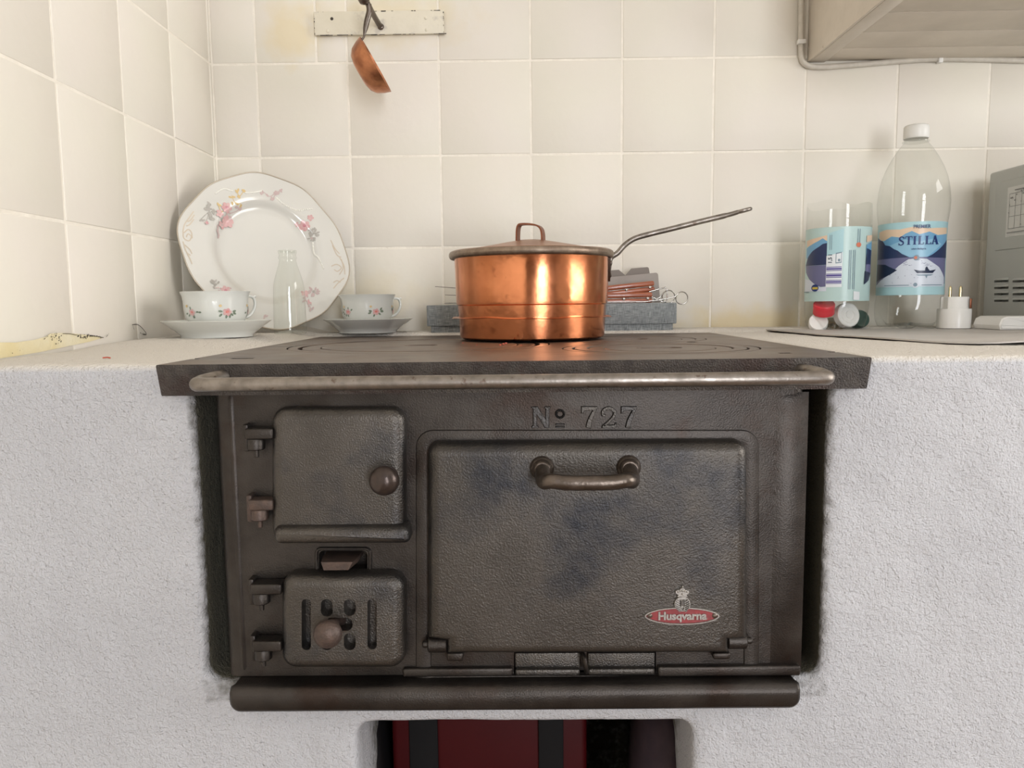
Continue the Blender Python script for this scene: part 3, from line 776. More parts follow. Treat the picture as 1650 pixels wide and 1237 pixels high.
# ---- raised lettering  No 727, outlines read off the casting
def zoom8(pts): return xz([(830 + x / 7.174, 640 + y / 7.174) for x, y in pts], ZS)
def raised(mbx, poly, hgt, yb):
    poly = [q for i, q in enumerate(poly) if (q - poly[i - 1]).length > 1e-6]
    ins = inset(poly, .00045); n = len(poly)
    v = [(q.x, yb + .0006, q.y) for q in poly] + [(q.x, yb - hgt * .6, q.y) for q in poly] + [(q.x, yb - hgt, q.y) for q in ins]
    f = []
    for r_ in range(2):
        for j in range(n): k = (j + 1) % n; f.append((r_ * n + j, r_ * n + k, (r_ + 1) * n + k, (r_ + 1) * n + j))
    tr = tessellate_polygon([[Vector((q.x, q.y, 0)) for q in ins]])
    f += [tuple(2 * n + i for i in t) for t in tr]
    mbx.add((v, f))
def stroke_poly(pts, wd, k=6):
    P = catmull([Vector((a, b, 0)) for a, b in pts], k); n = len(P); l = []; r = []
    for i, p in enumerate(P):
        t = (P[min(i + 1, n - 1)] - P[max(i - 1, 0)]).normalized(); s = Vector((-t.y, t.x, 0)); u = i / (n - 1)
        ww = wd if isinstance(wd, (int, float)) else wd[0] + (wd[1] - wd[0]) * u if len(wd) == 2 else (wd[0] + (wd[1] - wd[0]) * u * 2 if u < .5 else wd[1] + (wd[2] - wd[1]) * (u - .5) * 2)
        l.append(p + s * ww / 2); r.append(p - s * ww / 2)
    return [(q.x, q.y) for q in l + r[::-1]]
lm = MB()
Ng = [(190, 105), (262, 105), (352, 250), (352, 130), (340, 125), (340, 105), (412, 105), (412, 122), (396, 130), (392, 350), (345, 350), (250, 190), (250, 322), (272, 332), (272, 350), (190, 350), (190, 332), (207, 322), (207, 130), (190, 122)]
raised(lm, zoom8(Ng), .0022, YS)
nseg = 20
for j in range(nseg):                                   # the small o
    a0, a1 = 2 * PI * j / nseg, 2 * PI * (j + 1) / nseg
    raised(lm, zoom8([(520 + 58 * math.cos(a0), 190 + 56 * math.sin(a0)), (520 + 58 * math.cos(a1), 190 + 56 * math.sin(a1)), (520 + 32 * math.cos(a1), 190 + 30 * math.sin(a1)), (520 + 32 * math.cos(a0), 190 + 30 * math.sin(a0))]), .0022, YS)
raised(lm, zoom8([(468, 300), (572, 300), (572, 318), (468, 318)]), .0018, YS); raised(lm, zoom8([(468, 332), (572, 332), (572, 350), (468, 350)]), .0018, YS)
for ox in (0, 457):
    raised(lm, zoom8([(765 + ox, 102), (948 + ox, 102), (948 + ox, 130), (935 + ox, 150), (815 + ox, 150), (795 + ox, 160), (782 + ox, 185), (765 + ox, 185)]), .0022, YS)
    raised(lm, zoom8(stroke_poly([(925 + ox, 135), (890 + ox, 200), (858 + ox, 280), (846 + ox, 350)], [34, 50, 62])), .0022, YS)
raised(lm, zoom8(stroke_poly([(1008, 205), (1018, 150), (1085, 122), (1148, 160), (1140, 215), (1090, 270), (1018, 332)], [30, 44, 26])), .0022, YS)
raised(lm, zoom8([(1000, 350), (1006, 318), (1040, 306), (1090, 318), (1145, 312), (1160, 290), (1174, 290), (1168, 350)]), .0022, YS)
raised(lm, zoom8([(1000, 190), (1042, 190), (1046, 212), (1030, 222), (1002, 216)]), .0022, YS)
lm.build('lettering', M['iron_door'], st, 30)

# ---- enamel badge on the oven door
def zb(pts): return xz([(1000 + x / 7.5, 920 + y / 7.5) for x, y in pts], ZS - .0195)
def lens(cx, cy, hw, hh, n=28):
    out = []
    for j in range(n):
        a = 2 * PI * j / n; c, s = math.cos(a), math.sin(a)
        out.append((cx + hw * math.copysign(abs(c) ** .92, c), cy + hh * math.copysign(abs(s) ** 1.12, s)))
    return out
lp = zb(lens(740, 538, 456, 108))
bdg = put('badge', relief(lp, YD + .001, [(0, 0), (.0001, .0022), (.0004, .0026), (.0012, .0026), (.0016, .0018)], False), M['silver'], od, 40)
ep = inset(lp, .0015)
put('enamel_field', relief(ep, YD + .001, [(0, .0016), (0.0002, .0021)], False), M['enamel'], bdg)
tv, tf = text2('Husqvarna', .0108, bold=.0004, squeeze=.86)
c0 = at(1000 + 745 / 7.5, 920 + 574 / 7.5, ZS - .0195)
wid = max(p.x for p in tv) - min(p.x for p in tv); tgt = at(1000 + 1038 / 7.5, 990, ZS - .0195).x - at(1000 + 452 / 7.5, 990, ZS - .0195).x
sc = tgt / wid; ox = (max(p.x for p in tv) + min(p.x for p in tv)) / 2
hs = .0068 / .0078
bm = bmesh.new(); vs = [bm.verts.new((c0.x + (p.x - ox) * sc, YD - .0012, c0.z + p.y * hs)) for p in tv]
for f in tf: bm.faces.new([vs[i] for i in f])
g = bmesh.ops.extrude_face_region(bm, geom=bm.faces[:])
for e in g['geom']:
    if isinstance(e, bmesh.types.BMVert): e.co.y -= .0009
bmesh.ops.recalc_face_normals(bm, faces=bm.faces)
me = bpy.data.meshes.new('badge_lettering'); bmesh.ops.translate(bm, verts=bm.verts, vec=-world_origin(bdg)); bm.to_mesh(me); bm.free()
new_obj('badge_lettering', me, M['silver'], bdg)
for zx in (352, 1133):
    c = zb([(zx, 532)])[0]; v = lathe([(.0022, 0), (.0022, .0006), (.0012, .0014), (.0, .0016)], 12)
    put('rivet', ([Vector((c.x + p.x, YD - .0009 - p.z, c.y + p.y)) for p in v[0]], v[1]), M['dark_steel'], bdg, 60)
# shield with fine ribs, crown above
em = MB()
sh = zb([(742 + 98 * math.cos(2 * PI * j / 28), 388 + 92 * math.sin(2 * PI * j / 28)) for j in range(28)])
em.add(relief(sh, YD + .001, [(0, 0), (0, .0030), (.0003, .0034), (.0009, .0034), (.0011, .0029)], False))
def bar2(x0, y0, x1, y1, wdt, hgt=.0036):
    d = Vector((x1 - x0, y1 - y0)).normalized(); s = Vector((-d.y, d.x)) * wdt / 2
    raised(em, zb([(x0 + s.x, y0 + s.y), (x1 + s.x, y1 + s.y), (x1 - s.x, y1 - s.y), (x0 - s.x, y0 - s.y)]), hgt, YD)
for j in range(6):
    yy = 330 + j * 24; hw = math.sqrt(max(0, 88 ** 2 - (yy - 388) ** 2)); 
    bar2(742 - hw, yy, 712, yy + 30, 9); bar2(742 + hw, yy, 772, yy + 30, 9)
bar2(722, 335, 722, 420, 14, .0040); bar2(762, 335, 762, 420, 14, .0040); bar2(710, 335, 735, 335, 8, .004); bar2(750, 335, 775, 335, 8, .004); bar2(742, 335, 742, 410, 8, .004)
bar2(722, 430, 742, 456, 9, .004); bar2(762, 430, 742, 456, 9, .004)
cr = zb([(672, 305), (690, 282), (658, 262), (656, 235), (682, 215), (706, 216), (722, 198), (742, 192), (762, 198), (778, 216), (802, 215), (828, 235), (826, 262), (796, 282), (812, 305), (742, 312)])
em.add(relief(cr, YD + .001, [(0, 0), (0, .0024), (.0004, .0030)], False))
for (cx, cy, rr_) in ((742, 180, 11), (690, 240, 13), (715, 232, 12), (742, 226, 14), (770, 232, 12), (795, 240, 13), (742, 268, 14)):
    c = zb([(cx, cy)])[0]; r_ = rr_ / 7.5 * .00052
    v = lathe([(r_, 0), (r_, .0004), (r_ * .6, .0009), (0, .0011)], 10); em.add(([Vector((c.x + p.x, YD - .0018 - p.z, c.y + p.y)) for p in v[0]], v[1]))
em.build('emblem', M['silver'], bdg, 40)

# ================================================================== things on the hearth
from mathutils.bvhtree import BVHTree
bpy.context.view_layer.update()
_bvh = BVHTree.FromPolygons([v.co.copy() for v in h.data.vertices], [tuple(p.vertices) for p in h.data.polygons])
def ground(x, y, r=0.0):
    best = 0
    for k in range(9 if r else 1):
        dx, dy = (r * math.cos(k * PI / 4), r * math.sin(k * PI / 4)) if k < 8 and r else (0, 0)
        hit = _bvh.ray_cast(Vector((x + dx, y + dy, 1.2)), Vector((0, 0, -1)))
        if hit[0]: best = max(best, hit[0].z)
        if PX0 < x + dx < PX1 and y + dy < Y1p: best = max(best, TOP)
    return best
def atx(px, py, X):
    d = ROT @ Vector(((px - 825) / FPX, -(py - 618.5) / FPX, -1)); return CAM + d * ((X - CAM.x) / d.x)

# ---- copper saucepan
pc = at(857, 546, 1.026); pot = thing('saucepan', 'round copper saucepan with long iron handle on the hob', 'saucepan', (pc.x, pc.y, TOP + .0004))
R = .0939
prof = [(0, .0012), (.086, .0012), (.0915, .0016), (.0953, .004), (.0960, .012), (.0968, .0285), (.0980, .0450), (.0994, .0462), (.0998, .050), (.1004, .075), (.1012, .1055), (.1022, .1080),
        (.0996, .1080), (.0986, .075), (.0970, .05), (.093, .012), (.088, .006), (0, .006)]
def dent(t, i): return 1 + .0035 * math.sin(3 * t + 1) + .002 * math.sin(7 * t + i * .4)
put('body', ([Vector((p.x, p.y, p.z)) for p in lathe([(max(r, .0001), z) for r, z in prof], 96, dent)[0]], lathe([(max(r, .0001), z) for r, z in prof], 96, dent)[1]), M['copper'], pot, 40, org=(0, 0, 0))
nn = 96; fl = []
for r, dz in ((.0965, -.0006), (.1035, -.0004), (.1048, 0), (.1035, .0004), (.0965, .0006)):
    fl.append([Vector((r * (1 + .008 * math.sin(2 * a + .6) if r > .1 else 1) * math.cos(a), r * (1 + .008 * math.sin(2 * a + .6) if r > .1 else 1) * math.sin(a), .0292 + dz + .0006 * math.sin(5 * a) + .0004 * math.sin(11 * a))) for a in (2 * PI * j / nn for j in range(nn))])
put('flange', loft(fl, False, False), M['copper'], pot, 60, org=(0, 0, 0))
put('rim', lathe([(.1010 + .0072 * max(0, 1) * (0.5 + 0.5 * math.cos(a)) , .1098 + .0050 * math.sin(a)) for a in (2 * PI * j / 14 for j in range(15))], 96, None, (0, 0, 0), False, False), M['tin'], pot, 60, org=(0, 0, 0))
hp = [at(x, y, 1.026) - Vector((pc.x, pc.y, TOP)) for x, y in ((978, 446), (981, 430), (984, 416), (995, 408), (1007, 395), (1022, 385), (1045, 378), (1082, 369), (1130, 357), (1172, 347), (1188, 342.5))]
path = catmull(hp, 5); nP = len(path)
rad = []; flt = []
for i in range(nP):
    u = i / (nP - 1)
    if u < .2: rad.append(.0036); flt.append((1.9 - u * 4, 1.0))
    elif u > .88: rad.append(.0036); flt.append((1.2 + (u - .88) * 8, .85))
    else: rad.append(.0036); flt.append((1.1, 1.0))
put('handle', tube(path, rad, 14, flt), M['steel'], pot, 60, org=(0, 0, 0))
e0 = at(1186, 343, 1.026) - Vector((pc.x, pc.y, TOP)); e1 = at(1209, 337, 1.026) - Vector((pc.x, pc.y, TOP))
mid = (e0 + e1) / 2; ax = (e1 - e0) / 2
put('handle_eye', tube([mid + ax * math.cos(a) + Vector((0, .0075, 0)) * math.sin(a) for a in (2 * PI * j / 24 for j in range(24))], .0024, 10, closed=True), M['steel'], pot, 60, org=(0, 0, 0))
# iron strap riveted to the wall of the pan
sp = []
for zz, wd in ((.1045, .018), (.100, .017), (.090, .014), (.080, .010), (.0745, .005)):
    rr = .1012 + (.1006 - .1012) * (.1055 - zz) / .0345; lo = []
    for j in range(7): a = (j / 6 - .5) * 2 * wd / rr; lo.append(Vector((rr * math.cos(a), rr * math.sin(a), zz)))
    for j in range(6, -1, -1): a = (j / 6 - .5) * 2 * wd / rr; lo.append(Vector(((rr + .003) * math.cos(a), (rr + .003) * math.sin(a), zz)))
    sp.append(lo)
hs_ = MB(); hs_.add(loft(sp))
for zz, a in ((.098, .1), (.098, -.1), (.083, 0)):
    v = lathe([(.0035, 0), (.0032, .0012), (.0015, .0022)], 10); Mx = Matrix.Rotation(a, 4, 'Z') @ Matrix.Translation((.1038, 0, zz)) @ Matrix.Rotation(PI / 2, 4, 'Y'); hs_.add(xform(v, Mx))
hs_.build('handle_strap', M['dark_steel'], pot, 40, org=(0, 0, 0))

lid = put('lid', lathe([(.0001, -.001), (.1035, -.001), (.1045, -.0002), (.1035, .0006), (.09, .0016), (.07, .0048), (.04, .0105), (.015, .0148), (.0001, .0156)], 72), M['copper_lid'], pot, 40, org=(0, 0, 0)); lid.location = (0, 0, .1148)
sw = .0062; arch = [(-.0185, .012), (-.0180, .0265), (-.0165, .0335), (-.0125, .0358), (0, .0352), (.0095, .0330), (.0145, .0290), (.0165, .022), (.0168, .0128)]
loops = []
ac = catmull([Vector((a, 0, b)) for a, b in arch], 4)
for i, p in enumerate(ac):
    t = (ac[min(i + 1, len(ac) - 1)] - ac[max(i - 1, 0)]).normalized(); nrm = Vector((-t.z, 0, t.x)) * .0011
    loops.append([p + nrm + Vector((0, -sw, 0)), p + nrm + Vector((0, sw, 0)), p - nrm + Vector((0, sw, 0)), p - nrm + Vector((0, -sw, 0))])
gr = MB(); gr.add(xform(loft(loops), Matrix.Rotation(math.radians(-20), 4, 'Z')))
gr.build('lid_grip', M['copper_strap'], lid, 30, org=(0, 0, 0))

# ---- fabric box with lid behind the pan
ZBX = 1.186
bz0 = at(890, 536.5, ZBX).z; bzl = at(890, 523.5, ZBX).z; bzt = at(890, 489.5, ZBX).z
xa, xb = at(694, 530, ZBX).x, at(1085, 530, ZBX).x; la, lb = at(687.5, 505, ZBX).x, at(1090.5, 505, ZBX).x
fb = thing('fabric_box', 'slate grey woven fabric box with lift-off lid behind the saucepan', 'box', ((xa + xb) / 2, Yd(1.23), bz0))
put('box_base', box(xa, xb, Yd(ZBX + .004), Yd(1.274), bz0, bzl + .01, .001), M['slate_fabric'], fb)
put('box_lid', box(la, lb, Yd(ZBX), Yd(1.277), bzl, bzt, .0015), M['slate_fabric'], fb)

# cards, knives and skewers on the box lid
def card(name, pts, Z, m, label, rad):
    q = round_poly(xz(pts, Z), rad, 5); y = Yd(Z)
    o = put(name, loft([[(p.x, y + dy, p.y) for p in q] for dy in (-.0008, .0008)]), m, None, 30, org=(q[0].x, y, bzt))
    return tag(o, label, 'card')
yb_ = 489.5
card('divider_card', [(955, 449), (1060, 439), (1064, yb_), (955, yb_)], 1.243, M['card_grey'], 'plain grey card with one rounded corner, standing on the fabric box', [0, .004, 0, 0])
card('divider_card', [(940, 439), (997, 434.5), (1007.5, 443.5), (1017, 432.5), (1045, 430), (1047, 442), (1049, yb_), (940, yb_)], 1.258, M['card_grey2'], 'dark grey card with a v-shaped notch, behind the plain grey card', [0, .001, 0, .002, .003, 0, 0, 0])
def knife(tip, mid_, end, Z, label):
    t, c, e = at(*tip, Z), at(*mid_, Z), at(*end, Z); d = (e - c).normalized(); up = Vector((-d.z, 0, d.x))
    k = thing('table_knife', label, 'knife', (e.x, e.y, e.z), 'wooden-handled knives on the box')
    Lh = (e - c).length
    def slab(a, b, lo, hi, hw, name, m, bev=.0015):
        vf = box(a, b, -hw, hw, lo, hi, bev, 3)
        Mx = Matrix(((d.x, 0, up.x, c.x), (0, 1, 0, c.y), (d.z, 0, up.z, c.z), (0, 0, 0, 1)))
        return put(name, xform(vf, Mx), m, k, 40)
    slab(0, Lh, .0004, .0086, .0095, 'handle_scale', M['handle_wood'], .003); slab(0, Lh, -.0080, -.0003, .0095, 'handle_scale', M['handle_wood'], .003)
    slab(-.01, Lh - .0008, -.0006, .0006, .0088, 'tang', M['steel'], .0004)
    for s in (.008, .045): 
        v = xform(lathe([(.0022, 0), (.0022, .0008), (.0012, .0013)], 10), Matrix.Translation((Lh - s, -.0094, -.001)) @ Matrix.Rotation(PI / 2, 4, 'X'))
        Mx = Matrix(((d.x, 0, up.x, c.x), (0, 1, 0, c.y), (d.z, 0, up.z, c.z), (0, 0, 0, 1))); put('pin', xform(v, Mx), M['chrome'], k, 60)
    # blade tapering to the tip
    L_ = []
    for u, hw in ((0, .009), (.3, .0095), (.7, .008), (.93, .004), (1, .0005)):
        p = c + (t - c) * u; th = .0009 * (1 - .6 * u)
        L_.append([p + Vector((0, -hw, -th)), p + Vector((0, hw, -th)), p + Vector((0, hw, th)), p + Vector((0, -hw, th))])
    put('blade', loft(L_), M['dark_steel'], k, 40)
knife((701, 461.5), (905, 477), (1053.5, 461), 1.222, 'upper knife with red-brown wooden handle, tip rising beyond the saucepan')
knife((717, 475), (905, 483), (1050, 479.5), 1.214, 'lower knife with red-brown wooden handle, lying on the box lid')
def skewer(pts, cx, cy, r, Z, label):
    wire = [at(x, y, Z) for x, y in pts]; c = at(cx, cy, Z); rr = r * Z / FPX
    a0 = math.atan2(wire[-1].z - c.z, wire[-1].x - c.x)
    loop = [Vector((c.x + rr * math.cos(a0 - 2 * PI * j / 28 * .98), c.y + .003 * math.sin(PI * j / 28), c.z + rr * math.sin(a0 - 2 * PI * j / 28 * .98))) for j in range(29)]
    o = put('skewer', tube(wire + loop, .00095, 8), M['chrome'], None, 60, org=wire[-1]); return tag(o, label, 'skewer')
skewer([(716, 488.3), (880, 487), (1040, 484), (1062, 480), (1070, 470.5)], 1077.5, 478, 10.2, 1.212, 'wire skewer whose ring end touches the knife handles')
skewer([(730, 488.5), (880, 488), (1040, 486), (1066, 482.5), (1088, 478), (1091.5, 473.5)], 1099, 480, 9.8, 1.204, 'wire skewer whose ring end sticks out past the box corner')
cl = [at(x, y, 1.209) for x, y in ((1046, 470), (1058, 466.5), (1072, 463), (1074.5, 466), (1075, 482), (1073, 486), (1066, 485.5), (1050, 478))]
tag(put('wire_clip', tube(cl, .0009, 8), M['chrome'], None, 60, org=cl[-1]), 'small triangular bent wire clip beside the knife handle ends', 'wire clip')

# ---- porcelain
def flower_cluster(items, cx, cy, s, petals, leaves, rnd, mats, spread=1.0):
    """petals / leaves: counts; mats = (petal, dark petal, leaf) indices"""
    for k in range(leaves):
        a = rnd.uniform(0, 2 * PI); d = s * rnd.uniform(.75, 1.35) * spread
        items.append((disc2(cx + d * math.cos(a), cy + d * math.sin(a), s * .42, s * .20, 8, a + rnd.uniform(-.8, .8)), mats[2]))
    for k in range(petals):
        a = 2 * PI * k / petals + rnd.uniform(-.3, .3); d = s * .45
        items.append((disc2(cx + d * math.cos(a), cy + d * math.sin(a), s * .46, s * .34, 10, a), mats[0]))
    items.append((disc2(cx, cy, s * .3, s * .26, 10), mats[1]))

phi, lam, tau = math.radians(38), math.radians(14), math.radians(13)
nh = Vector((math.sin(phi), -math.cos(phi), 0)); Nn = nh * math.cos(lam) + Vector((0, 0, math.sin(lam)))
Hh = Vector((math.cos(phi), math.sin(phi), 0)); Uu = nh * -math.sin(lam) + Vector((0, 0, math.cos(lam)))
uu = Hh * math.cos(tau) - Uu * math.sin(tau); vv = Hh * math.sin(tau) + Uu * math.cos(tau)
cen = Vector((-.3795, Yd(1.176), .9775))
def rim_r(t):
    e = lambda a: math.exp(-((((t - a + PI) % (2 * PI)) - PI) / .42) ** 2)
    return .1205 + .0012 * math.cos(10 * t + .5) + .0085 * (e(0) + e(PI)) - .0012 * (e(.75) + e(-.75) + e(PI - .75) + e(PI + .75))
def plate_h(r, t):
    Rr = rim_r(t)
    if r < .068: return .001 * (r / .068) ** 2
    if r < .083: return .001 + .0085 * smooth01(.068, .083, r)
    return .0095 + .0045 * ((r - .083) / (Rr - .083)) ** 1.3
def P3(u, v, hgt=0.0):
    r = math.hypot(u, v); t = math.atan2(v, u); return cen + uu * u + vv * v + Nn * (plate_h(min(r, rim_r(t)), t) + hgt)
n = 128; fr = [0, .02, .04, .06, .068, .071, .074, .077, .08, .083, .09, .1]; loops = []
for q in fr: loops.append([P3(max(q, .0004) * math.cos(2 * PI * j / n), max(q, .0004) * math.sin(2 * PI * j / n)) for j in range(n)])
for u_ in (.6, .85, .97, 1.0): loops.append([P3((.1 + (rim_r(a) - .1) * u_) * math.cos(a), (.1 + (rim_r(a) - .1) * u_) * math.sin(a)) for a in (2 * PI * j / n for j in range(n))])
loops.append([P3(rim_r(a) * 1.003 * math.cos(a), rim_r(a) * 1.003 * math.sin(a), -.0012) for a in (2 * PI * j / n for j in range(n))])
for q, dh in ((.995, -.003), (.85, -.0035), (.68, -.0035), (.62, -.006), (.58, -.0045), (.1, -.0045)): loops.append([P3(rim_r(a) * q * math.cos(a), rim_r(a) * q * math.sin(a), dh) for a in (2 * PI * j / n for j in range(n))])
pl = thing('porcelain_plate', 'large floral porcelain plate with two handles leaning in the corner', 'plate', tuple(P3(0, 0)))
put('plate_body', loft(loops), M['porcelain'], pl, 50)
put('gilt_edge', tube([P3(rim_r(a) * 1.001 * math.cos(a), rim_r(a) * 1.001 * math.sin(a), -.0004) for a in (2 * PI * j / n for j in range(n))], .0011, 8, closed=True), M['gold_rim'], pl, 60)
def puv(px, py):
    d = ROT @ Vector(((px - 825) / FPX, -(py - 618.5) / FPX, -1)); c1 = cen + Nn * .012
    p = CAM + d * ((c1 - CAM).dot(Nn) / d.dot(Nn)) - c1; return p.dot(uu), p.dot(vv)
def Z3(x, y): return puv(240 + x / 3.585, 250 + y / 3.585)
rnd = random.Random(3); it = []
def flush():
    decal('flower_print', it, P3, [M['pink'], M['rose'], M['leaf'], M['gold'], M['mauve']], pl, maxlen=.004); it.clear()
PK, RS, LF, GD, MV = range(5)
def fc(x, y, s, pet, lea, mats, spread=1.0):
    s *= 1.2; a, b = Z3(x, y); flower_cluster(it, a, b, s, pet, lea, rnd, mats, spread)
def twig(pts, w_, mi, buds=0):
    P = [Vector(Z3(*p)) for p in pts]; it.append((ribbon([p for p in catmull([q.to_3d() for q in P], 5)], w_) if False else ribbon([p.xy for p in catmull([q.to_3d() for q in P], 5)], w_), mi))
    for k in range(buds):
        p = P[k % len(P)]; a = rnd.uniform(0, PI); it.append((disc2(p.x + rnd.uniform(-.004, .004), p.y + rnd.uniform(-.004, .004), .0030, .0016, 8, a), mi))
twig([(300, 370), (345, 330), (400, 320)], .0012, LF, 4); twig([(345, 280), (350, 320), (330, 390)], .0012, LF, 3)
for q in ((335, 310), (355, 340), (375, 325), (345, 290), (365, 365)): a, b = Z3(*q); it.append((disc2(a, b, .0048, .0026, 8, rnd.uniform(0, 3)), LF))
twig([(470, 330), (520, 310), (530, 295)], .001, MV, 5); twig([(400, 420), (415, 455)], .003, MV, 3)
fc(452, 300, .0075, 6, 0, (PK, RS, LF)); fc(410, 335, .0055, 5, 1, (PK, PK, LF)); fc(465, 375, .0085, 7, 1, (PK, PK, MV)); fc(430, 395, .0055, 5, 0, (PK, MV, MV)); fc(335, 390, .0028, 4, 0, (PK, RS, LF))
flush(); twig([(480, 230), (500, 270), (535, 275)], .0010, GD, 5); twig([(515, 205), (520, 240), (550, 205)], .0010, GD, 6); twig([(405, 290), (415, 320)], .0012, GD, 3)
flush(); twig([(665, 210), (700, 235), (735, 215), (770, 200)], .0011, MV, 8); twig([(740, 205), (715, 260)], .0011, MV, 5)
flush(); fc(905, 400, .0080, 6, 0, (PK, RS, LF)); fc(935, 360, .0050, 5, 0, (PK, PK, LF)); fc(868, 390, .0036, 4, 0, (PK, PK, MV)); fc(955, 445, .0062, 0, 14, (LF, LF, LF), .7); fc(945, 475, .0042, 0, 8, (MV, MV, LF), .7)
flush(); fc(445, 780, .0070, 6, 2, (PK, RS, MV)); fc(385, 745, .0058, 0, 12, (LF, LF, LF), .7); fc(400, 765, .0032, 0, 4, (MV, PK, MV))
flush(); fc(905, 795, .0055, 5, 2, (PK, PK, MV)); fc(955, 785, .0062, 0, 12, (LF, LF, MV), .8); fc(925, 850, .0040, 3, 4, (PK, PK, MV)); twig([(905, 830), (935, 885)], .0011, MV, 5)
flush(); fc(665, 945, .0050, 0, 10, (MV, MV, MV), .8)
flush()
# gilt scrollwork of the two handles and the raised beading
it = []
def scroll(pts, w_): it.append((ribbon([p.xy for p in catmull([Vector(Z3(*p)).to_3d() for p in pts], 6)], w_), 0))
for a in ([(258, 325), (230, 365), (205, 400), (195, 440)], [(262, 345), (240, 375), (222, 385)], [(260, 370), (235, 400), (215, 410)], [(195, 440), (200, 480), (230, 495), (245, 470), (225, 455), (215, 475)],
          [(200, 450), (225, 430), (245, 445), (250, 480)], [(195, 500), (215, 560), (240, 580)], [(205, 520), (235, 545), (248, 570)], [(215, 560), (240, 610), (248, 630)],
          [(1050, 490), (1075, 540), (1100, 570)], [(1060, 520), (1085, 575), (1110, 590)], [(1055, 640), (1085, 630), (1110, 650), (1090, 670), (1070, 660)], [(1100, 590), (1125, 640), (1130, 690)],
          [(1065, 770), (1090, 740), (1125, 710)], [(1065, 735), (1085, 725), (1105, 735)], [(1110, 600), (1120, 650), (1100, 690)]):
    if a[0] == (1050, 490): decal('gilt_scrollwork', it, P3, [M['gilt_scroll']], pl, maxlen=.004); it = []
    scroll(a, .0016)
decal('gilt_scrollwork', it, P3, [M['gilt_scroll']], pl, maxlen=.004)
for seq in ([(385, 220), (430, 195), (480, 205)], [(560, 215), (610, 212), (650, 205)], [(740, 245), (790, 285), (860, 315), (940, 310)], [(955, 500), (965, 560), (985, 590), (1010, 650)]):
    bd = MB()
    for i, p in enumerate(catmull([Vector(Z3(*q)).to_3d() for q in seq], 7)):
        c = P3(p.x, p.y); v = lathe([(.0017, -.0004), (.0013, .0008), (.0003, .0012)], 8); Q = Nn.to_track_quat('Z', 'Y').to_matrix().to_4x4(); bd.add(xform(v, Matrix.Translation(c) @ Q))
    bd.build('raised_beading', M['relief'], pl, 60)['kind'] = 'stuff'

